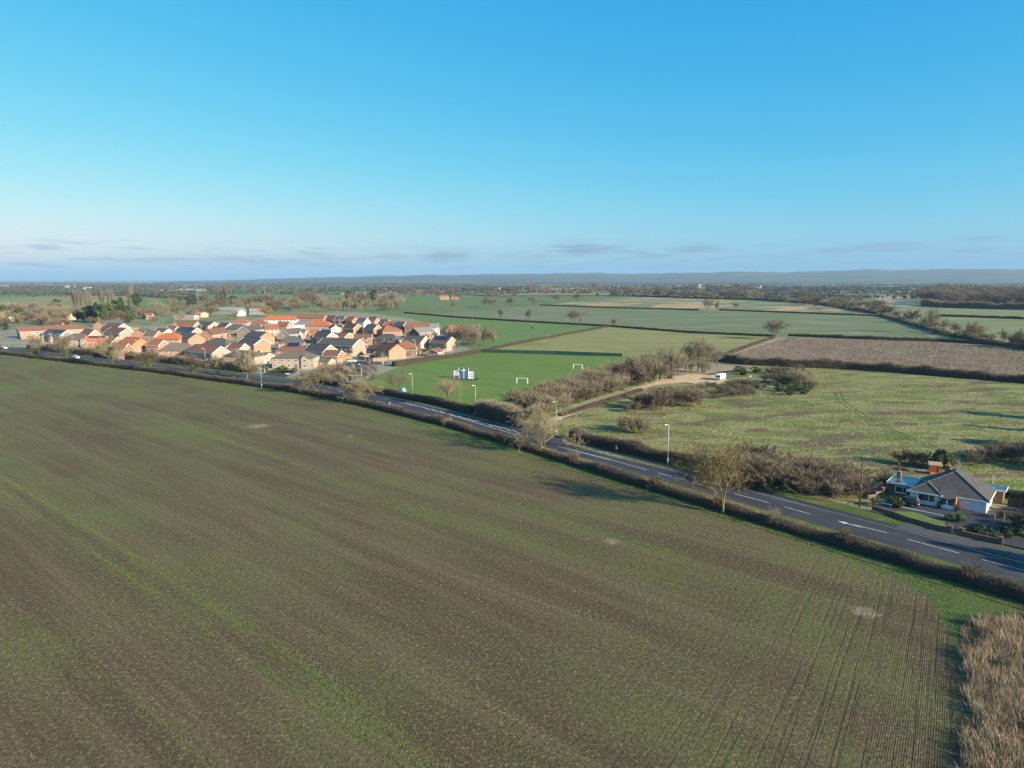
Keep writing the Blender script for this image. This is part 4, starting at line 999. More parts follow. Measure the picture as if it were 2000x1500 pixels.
# --- far woods and hedgerow trees of the plain: one uncountable mass
def far_mass():
    rg = np.random.default_rng(77); P = []
    def row(x0, y0, x1, y1, n, h, jit):
        t = rg.random(n); P.append(np.c_[x0 + (x1 - x0) * t + rg.normal(0, jit, n), y0 + (y1 - y0) * t + rg.normal(0, jit, n), h * rg.uniform(.6, 1.25, n)])
    for k in range(230):
        y = 1500 * (9500 / 1500) ** rg.random(); x = rg.uniform(-.85, .85) * y
        a = rg.normal(0, .35) if rg.random() < .75 else rg.uniform(-1.6, 1.6); L = rg.uniform(150, 700) * (1 + y / 4000)
        if y < 2100 and -700 < x < 350: continue
        row(x - L / 2 * math.cos(a), y - L / 2 * math.sin(a), x + L / 2 * math.cos(a), y + L / 2 * math.sin(a), int(L / 6.5), rg.uniform(4, 10), 3)
    for k in range(26):
        y = 2000 * (9000 / 2000) ** rg.random(); x = rg.uniform(-.85, .85) * y
        n = rg.integers(20, 60); L = rg.uniform(60, 300) * (1 + y / 5000)
        if y < 2400 and -700 < x < 200: continue
        P.append(np.c_[x + rg.normal(0, L, n), y + rg.normal(0, L * .35, n), rg.uniform(8, 14, n)])
    for (x0, x1, y, n) in ((20, 125, 562, 200), (130, 330, 561, 260), (640, 840, 556, 240), (840, 1010, 568, 150), (1160, 1330, 567, 150), (1500, 1760, 566, 160), (1380, 1480, 569.5, 70), (400, 640, 557.5, 240), (1330, 1500, 566, 140)):
        px = rg.uniform(x0, x1, n); py = y + rg.normal(0, .6, n)
        q = np.array([G(a, min(max(b_, 550), 575))[:2] for a, b_ in zip(px, py)])
        P.append(np.c_[q, rg.uniform(9, 15, n)])
    P = np.concatenate(P); n = len(P); m = 26
    # one crown = m leaf-sized facets through an uneven volume
    d = rg.normal(size=(n, m, 3)); d /= np.linalg.norm(d, axis=2, keepdims=True); d *= rg.random((n, m, 1)) ** .4
    h = P[:, 2][:, None, None]
    C = np.concatenate([P[:, None, :2] + d[:, :, :2] * h * .52, (d[:, :, 2:] * .46 + .52) * h], 2).reshape(-1, 3)
    V, T = leaves(C, np.repeat(P[:, 2] * .34, m), rg)
    tag(np_obj('far_woodland', V, T, mat('far_twigs', (.085, .076, .054), .95, (.060, .062, .040), .01, coords='World')), 'distant woods and hedgerow trees spread over the plain', 'woodland', kind='stuff')
far_mass()

# --- grasses: uncountable
def scatter(name, P, h, w, m, label, cat, seed, lean=.35):
    rg = np.random.default_rng(seed); n = len(P)
    D = np.c_[rg.normal(0, lean, (n, 2)), np.ones(n)]
    V, T = blades(P, D, h * rg.uniform(.5, 1.3, n), w * rg.uniform(.6, 1.4, n), rg)
    return tag(np_obj(name, V, T, m), label, cat, kind='stuff')
def in_poly(P, poly):
    x, y = P[:, 0], P[:, 1]; r = np.zeros(len(P), bool); n = len(poly)
    for i in range(n):
        (x0, y0), (x1, y1) = poly[i][:2], poly[(i + 1) % n][:2]
        c = ((y0 > y) != (y1 > y)) & (x < (x1 - x0) * (y - y0) / (y1 - y0 + 1e-12) + x0); r ^= c
    return r
rg = np.random.default_rng(5)
# dry reed patch in the lower right corner
poly = [(55.5, 82.8), (47.5, 69.7), (39, 56.2), (29, 40), (88, 38), (88, 66), (66, 85)]
P = np.c_[rg.uniform(28, 88, 210000), rg.uniform(38, 88, 210000)]; P = P[in_poly(P, poly)]
de, _ = dist_poly(P[:, 0], P[:, 1], poly[:4] + [poly[0]]) if False else dist_poly(P[:, 0], P[:, 1], [poly[6], poly[0], poly[1], poly[2], poly[3]])
keep = fnoise(P[:, 0] / 2.2, P[:, 1] / 2.2, 31) - .3 * np.exp(-de / .9) * fnoise(P[:, 0] / .8, P[:, 1] / .8, 33) * 1.6 > .36 + .2 * rg.random(len(P)) - .1; P = P[keep]
hz = .9 + 1.0 * fnoise(P[:, 0] / 1.6, P[:, 1] / 1.6, 41)
Vr, Tr = blades(np.c_[P, np.zeros(len(P))], np.c_[rg.normal(0, .3, (len(P), 2)) + .25 * np.c_[fnoise(P[:, 0] / 3, P[:, 1] / 3, 1) - .5, fnoise(P[:, 0] / 3, P[:, 1] / 3, 2) - .5] * 4, np.ones(len(P))], hz * rg.uniform(.5, 1.15, len(P)), .05 * rg.uniform(.6, 1.5, len(P)), rg)
tag(np_obj('reed_patch', Vr, Tr, M_REED), 'dry straw-coloured reeds and tall grass in the lower right corner', 'reeds', kind='stuff')
sheet('reed_ground', poly, .03, mat('reed_soil', (.07, .07, .03), .95, (.10, .08, .045), .4, coords='World'))
n = 26000; Pg = np.c_[rg.uniform(28, 88, n), rg.uniform(38, 88, n)]; Pg = Pg[in_poly(Pg, poly)]
kg = fnoise(Pg[:, 0] / 2.2, Pg[:, 1] / 2.2, 31) < .47; Pg = Pg[kg]
scatter('reed_undergrowth', np.c_[Pg, np.full(len(Pg), .02)], .8, .07, mat('weed_leaves', (.075, .085, .035), .9, (.12, .10, .05), .6, coords='World'), 'low green weeds between the dry reeds', 'weeds', 21, .7)
# tall dry grass on the verge behind the hedge
Q, t, s = resample([p for p in HL if -30 < p[0] < 90], 1.0)
u = rg.random(26000) * s[-1]; C = np.stack([np.interp(u, s, Q[:, 0]), np.interp(u, s, Q[:, 1])], 1)
nn = np.stack([-np.interp(u, s, t[:, 1]), np.interp(u, s, t[:, 0])], 1); o = 1.2 + 1.9 * rg.random(len(u)) ** .8
P = C + nn * o[:, None]; keep = fnoise(u / 6, u * 0 + 3, 4) > .47; P = P[keep]
scatter('verge_grass_tall', np.c_[P, np.full(len(P), .05)], 1.15, .035, M_DRY, 'tall pale dry grass along the back of the roadside hedge', 'grass', 3)
# lush green tufts along the foot of the hedge
Q, t, s = resample([p for p in hcut if p[0] > -330], 1.0)
u = s[-1] * (1 - rg.random(60000) ** 1.7); C = np.stack([np.interp(u, s, Q[:, 0]), np.interp(u, s, Q[:, 1])], 1)
nn = np.stack([-np.interp(u, s, t[:, 1]), np.interp(u, s, t[:, 0])], 1)
P = C - nn * (rg.random(len(u)) * 2.6 - .4)[:, None]; keep = fnoise(P[:, 0] / 1.5, P[:, 1] / 1.5, 8) > .42; P = P[keep]
scatter('field_margin_grass', np.c_[P, np.full(len(P), .0)], .28, .06, M_TUFT, 'rough green grass along the field edge below the hedge', 'grass', 6, .6)
# seedlings and clods on the ploughed field near the camera
n = 330000
yy = 46 + 150 * rg.random(n) ** 1.6; xx = rg.uniform(-.80, .80, n) * yy
P = np.c_[xx, yy]; d_, s_ = dist_poly(xx, yy, HEDGE); r_, q_ = dist_poly(xx, yy, reed_edge)
gi = np.clip(((yy - 6) / 1.25).astype(int), 0, green.shape[0] - 1); gj = np.clip(((xx + 430) / 1.25).astype(int), 0, green.shape[1] - 1)
gv = green[gi, gj] + .6 * grassy[gi, gj]
keep = (s_ < 0) & (d_ > 1) & (q_ < 0) & (rg.random(n) < .10 + .8 * np.clip(gv, 0, 1))
P = P[keep]; gk = np.clip(gv[keep], 0, 1.2)
Vs, Ts = blades(np.c_[P, np.full(len(P), -.03)], np.c_[rg.normal(0, .8, (len(P), 2)), np.ones(len(P))], (.10 + .16 * gk) * rg.uniform(.6, 1.3, len(P)), .05 + .04 * gk, rg)
tag(np_obj('seedlings', Vs, Ts, M_CROP), 'sparse green seedlings and weeds across the ploughed field', 'seedlings', kind='stuff')
# greener growth in the wheel tracks
Pt = []
for pts, w, amp in TR:
    Q, t, s = resample(pts, 1.0); u = rg.random(int(s[-1] * 52 * amp)) * s[-1]
    C = np.stack([np.interp(u, s, Q[:, 0]), np.interp(u, s, Q[:, 1])], 1); nn = np.stack([-np.interp(u, s, t[:, 1]), np.interp(u, s, t[:, 0])], 1)
    k = fnoise(u / 1.3, u * 0 + amp * 9, 5) * .6 + fnoise(u / 9, u * 0 + amp * 5, 6) * .6 > .42 + .15 * (1 - amp)
    Pt.append((C + nn * rg.normal(0, w * .36, (len(u), 1)))[k])
Pt = np.concatenate(Pt)
scatter('wheel_track_grass', np.c_[Pt, np.full(len(Pt), -.02)], 0.14, .07, M_TUFT, 'bright green growth along the wheel tracks of the ploughed field', 'grass', 16, .8)
# tussocks in the rough meadow
n = 150000
px = np.c_[rg.uniform(20, 190, n), rg.uniform(120, 345, n)]
mp = [(p.x, p.y) for p in GG([(1125, 815), (1300, 772), (1400, 757), (1590, 735), (2080, 757), (2350, 790), (2350, 930), (1990, 925), (1740, 925), (1660, 945), (1540, 930), (1380, 910), (1200, 868)])]
px = px[in_poly(px, mp)]; keep = fnoise(px[:, 0] / 2.0, px[:, 1] / 2.0, 51) * .6 + .4 * fnoise(px[:, 0] / 14, px[:, 1] / 14, 53) > .52; px = px[keep]
scatter('meadow_tussocks', np.c_[px, np.full(len(px), .02)], .5, .10, mat('tussock', (.135, .155, .045), .95, (.29, .255, .125), .5, 5, coords='World', contrast=(.42, .6)), 'pale grass tussocks covering the rough meadow', 'grass', 9, .7)
# dead stems in the brown scrub field
n = 90000
px = np.c_[rg.uniform(100, 420, n), rg.uniform(290, 520, n)]
mp = [(p.x, p.y) for p in GG([(1400, 700), (1545, 661), (1840, 670), (2300, 702), (2350, 768), (2080, 746), (1660, 714)])]
px = px[in_poly(px, mp)]
scatter('dead_stems', np.c_[px, np.zeros(len(px))], 1.3, .12, mat('dead_stem', (.235, .185, .128), .95, (.135, .10, .072), .12, 5, coords='World', contrast=(.42, .6)), 'brown dead stems covering the scrub field', 'scrub', 10, .45)

# ------------------------------------------------------------------ houses
def brick_mat(name, a, b):
    return mat(name, a, .9, b, .5, 6, .015, 9.0, rand=.10, contrast=(.3, .7))
WALL = {'orange': brick_mat('orange_brick', (.375, .215, .145), (.32, .175, .115)), 'red': brick_mat('red_brick', (.28, .145, .105), (.23, .115, .085)),
        'pink': brick_mat('pink_brick', (.42, .285, .235), (.36, .24, .195)), 'buff': brick_mat('buff_brick', (.32, .26, .215), (.27, .215, .175)),
        'cream': brick_mat('cream_brick', (.375, .31, .25), (.32, .26, .21)), 'white': brick_mat('white_render', (.70, .69, .66), (.63, .62, .59)),
        'grey': brick_mat('grey_cladding', (.20, .21, .21), (.15, .16, .16)),
        'brown': brick_mat('brown_brick', (.20, .115, .075), (.155, .09, .06))}
def tile_mat(name, a, b): return mat(name, a, .85, b, .8, 6, .02, 6.0, rand=.12, contrast=(.3, .7), stretch=(.6, 2.0, 2.0))
ROOF = {'dark': tile_mat('dark_tiles', (.068, .066, .064), (.092, .088, .084)), 'brown': tile_mat('brown_tiles', (.17, .083, .058), (.125, .062, .045)),
        'rust': tile_mat('rust_tiles', (.27, .115, .062), (.21, .09, .055)), 'orange': tile_mat('orange_tiles', (.44, .125, .050), (.36, .10, .045)),
        'tan': tile_mat('tan_tiles', (.135, .115, .085), (.10, .085, .068)), 'grey': tile_mat('grey_slate', (.15, .155, .16), (.115, .12, .125)),
        'pinkr': tile_mat('pink_sheet', (.42, .27, .22), (.36, .22, .18)), 'sheet': tile_mat('sheet_metal', (.26, .27, .27), (.19, .20, .20))}
M_WHITE = mat('white_paint', (.78, .78, .76), .5)
M_GLASS = mat('window_glass', (.030, .036, .044), .12, spec=.6)
M_SOLAR = mat('solar_glass', (.018, .026, .050), .2, spec=.5)
M_DOOR = mat('door_paint', (.10, .11, .13), .5)
M_POT = mat('chimney_pot', (.50, .36, .26), .9)
def frame_mesh():
    m = MB()
    for c, s in (((0, 0, .56), (1.2, .10, .08)), ((0, 0, -.56), (1.2, .10, .08)), ((-.56, 0, 0), (.08, .10, 1.04)), ((.56, 0, 0), (.08, .10, 1.04)), ((0, 0, 0), (.06, .08, 1.04)), ((0, -.02, -.66), (1.34, .18, .06))): m.box(c, s)
    return m.mesh('window', M_WHITE)
ME_FRAME = frame_mesh()
_m = MB(); _m.box((0, .02, 0), (1.04, .03, 1.04)); ME_PANE = _m.mesh('pane', M_GLASS)
_m = MB(); _m.box((0, 0, 0), (.95, .08, 2.05)); _m.box((0, -.03, 0), (.7, .06, 1.7)); ME_DOOR = _m.mesh('door', M_DOOR)
_m = MB(); _m.box((0, 0, 0), (.5, .7, 1.2)); _m.box((0, 0, .62), (.62, .82, .1)); _m.tube([(-.0, -.15, .6), (-.0, -.15, 1.0)], .12, 6); _m.tube([(0, .18, .6), (0, .18, .95)], .12, 6)
ME_CHIM = _m.mesh('chimney', brick_mat('chimney_brick', (.36, .19, .11), (.28, .14, .09)))
ME_SOL = MB().box((0, 0, 0), (.96, 1.6, .05)).mesh('solar_panel', M_SOLAR)
def inst(name, me, parent, loc, rz=0.0, scale=None, rx=0.0):
    o = bpy.data.objects.new(name, me); o.location = loc; o.rotation_euler = (rx, 0, rz)
    if scale: o.scale = scale
    return link(o, parent)
def window(root, loc, rz, w=1.2, h=1.2):
    f = inst('window', ME_FRAME, root, loc, rz, (w / 1.2, 1, h / 1.2)); inst('pane', ME_PANE, f, (0, 0, 0))
    return f
def roof_shape(L, W, e, r, hipl, hipr, ov=.35, t=.16):
    """list of slab polygons for a gable or hipped roof, ridge along x"""
    k = (r - e) / (W / 2); a, b = L / 2 + ov, W / 2 + ov; z0 = e - ov * k
    xl = -a + (b if hipl else 0); xr = a - (b if hipr else 0)
    if xl > xr: xl = xr = 0
    rl, rr_ = (xl, 0, r), (xr, 0, r)
    F_ = [[(-a, -b, z0), (a, -b, z0), rr_, rl], [(a, b, z0), (-a, b, z0), rl, rr_]]
    if hipl: F_.append([(-a, b, z0), (-a, -b, z0), rl])
    if hipr: F_.append([(a, -b, z0), (a, b, z0), rr_])
    if hipl and hipr and xl == xr: F_ = [[p for i, p in enumerate(f) if i < 2] + [rl] if len(f) == 4 else f for f in F_]
    return F_, z0
def house(name, c, ang, L, W, e, r, wall, roofc, label, hip=(0, 0), chim=(), fg=(), porch=(), solar=None, barge=True, cat='house', group='houses of the village', front=None, floors=2, wins=True, gwall=None, endwin=True, lean=None):
    root = empty(name, (c[0], c[1], 0), ang, label, cat, group)
    hl, hr = hip; m = MB(); a, b = L / 2, W / 2
    if hl and hr: m.prism([(-a, -b), (a, -b), (a, b), (-a, b)], -.2, e)
    else:
        kk = (r - e) / b; pr = [(-b, -.2), (b, -.2), (b, e), (0, r - .06), (-b, e)]; i = len(m.v)
        xa, xb = -a, a
        m.v += [(xa, y, min(z, e) if hl else z) for y, z in pr] + [(xb, y, min(z, e) if hr else z) for y, z in pr]
        m.f += [(4, 3, 2, 1, 0), (5, 6, 7, 8, 9)]; m.mi += [0, 0]
        for q in range(5): m.f.append((q, (q + 1) % 5, 5 + (q + 1) % 5, 5 + q)); m.mi.append(0)
    m.build('wall', WALL[wall], root)
    if group == 'houses of the village' and L > 7: GARDENS.append((c[0], c[1], ang, L, W))
    F_, z0 = roof_shape(L, W, e, r, hl, hr)
    m = MB()
    for f in F_: m.slab([(p[0], p[1], p[2] + .10) for p in f], .12)
    rf = m.build('roof', ROOF[roofc], root)
    k = (r - e) / b
    m = MB(); xl = -a - .36 + (b + .36 if hl else 0); xr = a + .36 - (b + .36 if hr else 0)
    if xr > xl: m.tube([(xl, 0, r + .12), (xr, 0, r + .12)], .13, 5); m.build('ridge_tiles', ROOF[roofc], rf)
    for sgn, hp in ((-1, hl), (1, hr)):
        if not hp and barge:
            x = sgn * (a + .38); m = MB()
            for sy in (-1, 1):
                y1 = sy * (b + .36); m.face([(x, 0, r + .16), (x, y1, z0 + .16), (x, y1, z0 - .16), (x, 0, r - .16)])
                m.face([(x + .06 * sgn, 0, r + .16), (x + .06 * sgn, y1, z0 + .16), (x + .06 * sgn, y1, z0 - .16), (x + .06 * sgn, 0, r - .16)])
                m.face([(x, 0, r + .16), (x, y1, z0 + .16), (x + .06 * sgn, y1, z0 + .16), (x + .06 * sgn, 0, r + .16)])
            m.build('bargeboard', M_WHITE, rf)
    m = MB()
    for sy in (-1, 1): MB().box((0, sy * (b + .38), z0 + .0), (L + .5, .12, .14)).build('gutter', M_WHITE if barge else M_DOOR, rf)
    for x in chim: inst('chimney', ME_CHIM, rf, (x * a, 0, r + .25))
    # cross gables on the front
    for j, (x, w, pr, ee, mt) in enumerate(fg):
        x = x * a; rg_ = min(ee + w / 2 * .95, r - .2); depth = pr + (rg_ - e) / k + .5 if rg_ > e else pr + .2
        y0 = -b - pr; y1 = y0 + max(depth, .6)
        bay = MB(); i = 0; prf = [(x - w / 2, -.2), (x + w / 2, -.2), (x + w / 2, ee), (x, rg_), (x - w / 2, ee)]
        bay.v += [(p, y0, z) for p, z in prf] + [(p, y1, z) for p, z in prf]; bay.f += [(0, 1, 2, 3, 4), (9, 8, 7, 6, 5)]; bay.mi += [0, 0]
        for q in range(5): bay.f.append((q, (q + 1) % 5, 5 + (q + 1) % 5, 5 + q)); bay.mi.append(0)
        g = bay.build('gable_bay', WALL[mt or wall], root)
        br2 = MB(); o = .3; kk = (rg_ - ee) / (w / 2)
        for sx_ in (-1, 1): br2.slab([(x, y0 - .3, rg_ + .1), (x + sx_ * (w / 2 + o), y0 - .3, ee - o * kk + .1), (x + sx_ * (w / 2 + o), y1, ee - o * kk + .1), (x, y1, rg_ + .1)], .14)
        br2.build('gable_roof', ROOF[roofc], g)
        if barge:
            bb = MB()
            for sx_ in (-1, 1):
                p0, p1 = (x, rg_ + .14), (x + sx_ * (w / 2 + o), ee - o * kk + .14)
                bb.face([(p0[0], y0 - .33, p0[1]), (p1[0], y0 - .33, p1[1]), (p1[0], y0 - .33, p1[1] - .3), (p0[0], y0 - .33, p0[1] - .3)])
                bb.face([(p0[0], y0 - .33, p0[1]), (p1[0], y0 - .33, p1[1]), (p1[0], y0 - .27, p1[1]), (p0[0], y0 - .27, p0[1])])
            bb.build('bargeboard', M_WHITE, g)
        if ee > 3.2:
            window(g, (x, y0 - .06, 3.9), 0, min(1.6, w * .5), 1.2); window(g, (x, y0 - .06, 1.4), 0, min(1.8, w * .55), 1.3)
        elif w > 2.6: inst('door', ME_DOOR, g, (x, y0 - .05, 1.03), 0, (min(2.4, w * .8), 1, 1))
    if solar:
        x0, x1, rows_ = solar; n = max(1, int((x1 - x0) * a / 1.02)); sl = math.atan(k)
        for q in range(rows_):
            d = .9 + q * 1.66
            for j in range(n):
                x = x0 * a + (j + .5) * 1.02; y = -d * math.cos(sl)
                inst('solar_panel', ME_SOL, rf, (x, y, r - d * math.sin(sl) + .22), 0, None, sl)
    if wins:
        n = max(2, int(round(L / 3.1)))
        for sy in (-1, 1):
            for fl in range(floors):
                for j in range(n):
                    x = -a + (j + .5) * L / n
                    if sy < 0 and any(abs(x - q[0] * a) < q[1] / 2 + .7 and (q[3] > 3.2 or fl == 0) for q in fg): continue
                    if fl == 0 and j == n // 2:
                        inst('door', ME_DOOR, root, (x, sy * (b + .05), 1.03), 0 if sy < 0 else math.pi); continue
                    z = 1.45 + fl * 2.5
                    if z + .7 > e: continue
                    window(root, (x, sy * (b + .06), z), 0 if sy < 0 else math.pi, 1.2 if (j + fl) % 2 else 1.5, 1.15)
        if endwin:
            for sx_ in (-1, 1):
                for fl in range(floors):
                    if 1.45 + fl * 2.5 + .7 < e + .3: window(root, (sx_ * (a + .06), b * .15 * (1 if fl else -2.2), 1.45 + fl * 2.5), sx_ * math.pi / 2, .8, 1.1)
    return root

GARDENS = []
VX = {1: 0, 2: 240, 3: 480, 4: 720}
def ridge_house(v, p0, p1, wall, roofc, label, W=7.8, e=4.9, r=8.2, hip=(0, 0), Lmin=6.5, Lmax=50, g=0, **kw):
    """p0, p1: ridge ends in an enlarged crop; g: seen width of the end gable there (right end > 0, left end < 0)"""
    W *= 1.16; s = 20 / 3; A = G(VX[v] + p0[0] / s, 600 + p0[1] / s, r); B = G(VX[v] + p1[0] / s, 600 + p1[1] / s, r)
    if g:
        N = B if g > 0 else A; dist = math.hypot(N.x, N.y); gm = abs(g) / s * dist / F
        W = min(max(W, gm / .88, 8.4), 11.5); rel = math.asin(min(gm / W, .86)); ph = math.atan2(N.x, N.y)
        L = min(max(abs(p1[0] - p0[0]) / s * dist / F / math.cos(rel), 8.5), Lmax, 30)
        ang = -ph - rel if g > 0 else -ph + rel
        c = N + Vector((math.cos(ang), math.sin(ang), 0)) * (-L / 2 if g > 0 else L / 2)
        return house(kw.pop('name', 'brick_house'), c, ang, L, W, e, r, wall, roofc, label, hip=hip, **kw)
    d = B - A; L = d.length; ang = math.atan2(d.y, d.x); c = (A + B) / 2
    L += (W / 2) * (hip[0] + hip[1])
    off = (hip[1] - hip[0]) * W / 4; c = c + Vector((math.cos(ang), math.sin(ang), 0)) * off
    L = min(max(L, Lmin), Lmax)
    return house(kw.pop('name', 'brick_house'), c, ang, L, W, e, r, wall, roofc, label, hip=hip, **kw)
H = ridge_house
# left end
H(1, (232, 256), (985, 228), 'orange', 'brown', 'long brick terrace with brown roof at the far left of the village', W=9, Lmax=44, name='terrace_house', fg=((-.62, 3.6, 1.6, 2.3, None), (.62, 3.2, 1.6, 2.3, None)), hip=(0, 1))
H(1, (690, 300), (872, 300), 'buff', 'dark', 'buff house with dark roof and two white-edged front gables, in front of the long terrace', fg=((-.75, 3.2, 1.0, 4.7, None), (.1, 3.2, 1.0, 4.7, None)), solar=(-.1, .75, 2), W=7.6, g=150)
H(1, (945, 345), (1085, 345), 'cream', 'tan', 'cream hip-roofed house between the double-gabled house and the panelled one', hip=(1, 1), fg=((.75, 3.6, .9, 4.6, None),), barge=False)
H(1, (1075, 280), (1130, 278), 'orange', 'dark', 'small brick garage with white doors behind the cream hipped house', e=2.6, r=4.3, W=6, floors=1, name='garage', cat='garage')
H(1, (1285, 178), (1495, 172), 'orange', 'dark', 'tall brick house with dark grey roof and a chimney at each end', W=8, e=5.6, r=9, chim=(-.95, .95), barge=False, g=-120)
H(1, (1445, 212), (1600, 218), 'pink', 'brown', 'brown-roofed house with a white-edged gable behind its twin', W=8, g=150)
H(1, (1500, 266), (1655, 272), 'buff', 'brown', 'brown-roofed house with big pale right gable and white edges', W=8.4, g=165)
H(1, (1200, 385), (1400, 378), 'red', 'orange', 'red brick house with orange roof and a long row of solar panels', fg=((-.85, 3.0, .6, 4.6, None),), solar=(-.8, .9, 1), g=60)
H(1, (1375, 400), (1530, 385), 'orange', 'tan', 'orange brick gable end house beside the solar-panelled one', W=7.8, Lmax=10, g=150)
H(1, (1685, 398), (1835, 402), 'orange', 'orange', 'orange-tiled brick house standing close behind the roadside trees', W=7.5, barge=False, g=190)
H(1, (1810, 290), (1905, 285), 'orange', 'dark', 'brick house with broad left gable and small dark roof', W=9, barge=False, g=-190)
H(1, (1910, 305), (2060, 308), 'orange', 'tan', 'tan-roofed brick house joined to the broad-gabled one', W=7)
H(2, (480, 279), (590, 283), 'white', 'brown', 'small white house with brown roof and pale gable', W=6.6, e=4.6, r=7, g=110)
H(2, (545, 337), (690, 338), 'pink', 'orange', 'orange hip-roofed house in the left middle of the village', hip=(1, 1), W=8, barge=False)
H(2, (812, 336), (957, 340), 'orange', 'dark', 'dark-roofed house with a broad plain orange brick gable', W=8.6, barge=False, g=225)
H(2, (735, 187), (965, 192), 'pink', 'rust', 'rust-roofed house with two white-edged gables at the back left', fg=((-.7, 3.4, .9, 4.8, None),), W=7, g=90)
H(2, (1030, 205), (1190, 196), 'pink', 'dark', 'dark-roofed house with twin front gables and a white-edged end, back row', fg=((-.75, 3.0, .9, 4.7, None), (.1, 3.0, .9, 4.7, None)), W=7.4, g=165)
H(2, (775, 262), (965, 268), 'buff', 'dark', 'dark-roofed buff house with solar panels and small front gable', fg=((-.85, 3.0, .8, 4.7, None),), solar=(.2, .9, 2), g=140)
H(2, (1085, 288), (1405, 270), 'orange', 'brown', 'long brown-roofed brick terrace in the middle of the village', name='terrace_house', fg=((.05, 2.4, 1.0, 2.2, None), (.8, 3.4, 1.4, 2.4, None)), Lmax=20, barge=False, g=-130)
H(2, (1190, 402), (1330, 407), 'buff', 'dark', 'dark hip-roofed house with sunlit pale side wall', hip=(1, 1), W=8.6, barge=False)
H(2, (610, 470), (840, 468), 'orange', 'tan', 'grey-brown hipped house behind the ivy trees', hip=(1, 1), W=7.6, barge=False)
H(2, (940, 484), (980, 486), 'orange', 'tan', 'small hipped brick house next to the grey-brown hipped house', hip=(1, 1), W=7, barge=False)
H(2, (1010, 512), (1270, 508), 'buff', 'rust', 'rust-roofed house with pale white-edged gable next to the road', W=8.6, g=195)
H(2, (1556, 252), (1750, 240), 'buff', 'dark', 'house with dark roof and shaded grey left gable', W=7.6, g=-150)
H(2, (1692, 322), (1870, 325), 'orange', 'dark', 'tall dark-roofed house with orange brick gable, rear of a pair', W=9, barge=False, g=190)
H(2, (1610, 402), (1812, 406), 'orange', 'dark', 'dark-roofed house with white-edged orange brick gable, front of a pair', W=9, g=200)
H(2, (1490, 562), (1690, 570), 'cream', 'tan', 'cream hipped house hidden behind the bare tree by the junction', hip=(1, 1), W=8, e=4.4, r=6.6, barge=False)
H(2, (1800, 590), (1900, 600), 'pink', 'rust', 'small red-roofed garage left of the cream corner house', e=2.5, r=4.2, W=5.5, floors=1, name='garage', cat='garage')
H(2, (1525, 142), (1560, 142), 'pink', 'rust', 'rust pyramid-roofed house at the back, left of its twin', hip=(1, 1), W=9.5, r=8.4, chim=(0,), barge=False)
H(2, (1768, 157), (1800, 157), 'pink', 'rust', 'rust pyramid-roofed house at the back, right of its twin', hip=(1, 1), W=9.5, r=8.4, chim=(0,), barge=False)
H(2, (1430, 222), (1560, 224), 'buff', 'dark', 'dark hip-roofed house in front of the rust pyramid roofs', hip=(1, 1), W=8, barge=False)
H(3, (300, 113), (600, 112), 'white', 'orange', 'long white house with bright red hipped roof at the back of the village', hip=(1, 1), W=9, chim=(-.5, .25, .9), name='terrace_house', barge=False)
H(3, (692, 93), (1040, 97), 'orange', 'rust', 'long rust-roofed brick terrace at the very back', W=8.5, chim=(-.35, .5), name='terrace_house', barge=False)
H(3, (235, 225), (420, 220), 'pink', 'rust', 'rust-roofed house right of the grey gable', W=8, barge=False)
H(3, (430, 187), (570, 190), 'pink', 'rust', 'rust-roofed house in front of the long bright red roof', W=7, chim=(-.9,), barge=False)
H(3, (690, 180), (860, 178), 'white', 'grey', 'white house with blue-grey slate hip roof', hip=(1, 0), W=7.5, e=4.6, r=7.4)
H(3, (885, 182), (1060, 184), 'cream', 'orange', 'large house with bright orange hipped roof in the middle of the village', hip=(1, 1), W=9.5, barge=False)
H(3, (1140, 222), (1170, 240), 'white', 'brown', 'small white gabled house beside the large orange roof', W=6, e=4.4, r=6.6)
H(3, (840, 288), (960, 290), 'red', 'orange', 'red brick house with vivid orange roof and two gables', fg=((-.7, 3.6, .8, 4.4, None), (.7, 3.2, .8, 4.4, None)), W=7)
H(3, (482, 294), (690, 288), 'buff', 'dark', 'dark-roofed buff house with two bright white front gables', fg=((.15, 3.2, .8, 4.7, 'white'), (.85, 3.2, .8, 4.7, 'pink')), W=8, g=-150)
H(3, (1082, 105), (1185, 110), 'red', 'brown', 'brown-roofed house at the back right with one chimney', W=7, chim=(-.6,), g=75)
H(3, (1180, 118), (1295, 120), 'red', 'dark', 'dark-roofed house with a front gable in the back right row', W=7, fg=((.3, 2.8, .8, 4.6, None),))
H(3, (1340, 124), (1430, 127), 'orange', 'orange', 'orange-tiled house with brick gable in the back right row', W=7.2, chim=(-.9,), barge=False, g=95)
H(3, (1472, 142), (1578, 144), 'white', 'dark', 'white-walled house with dark slate roof in the back right row', W=7.4, chim=(.9,), g=80)
H(3, (1632, 122), (1715, 127), 'orange', 'brown', 'brown-roofed brick house with two chimneys in the back right row', W=7, chim=(-.9, .9), fg=((.2, 2.4, .5, 4.6, None),), barge=False, g=80)
H(3, (1765, 162), (1862, 164), 'brown', 'dark', 'dark-roofed dark brick house at the right of the back row', W=7, chim=(.9,), g=80)
H(3, (1825, 182), (1945, 186), 'orange', 'orange', 'orange-roofed house at the right of the back row', W=6.6)
H(4, (352, 190), (480, 195), 'brown', 'dark', 'dark slate house at the end of the back row', W=7, chim=(.9,), g=90)
H(3, (1325, 217), (1460, 218), 'orange', 'brown', 'brown-roofed house with white-edged orange gable, upper right middle', W=7.4, g=120)
H(3, (1592, 224), (1720, 228), 'orange', 'dark', 'grey-roofed house with white-edged orange gable, upper right middle', W=7.4, g=110)
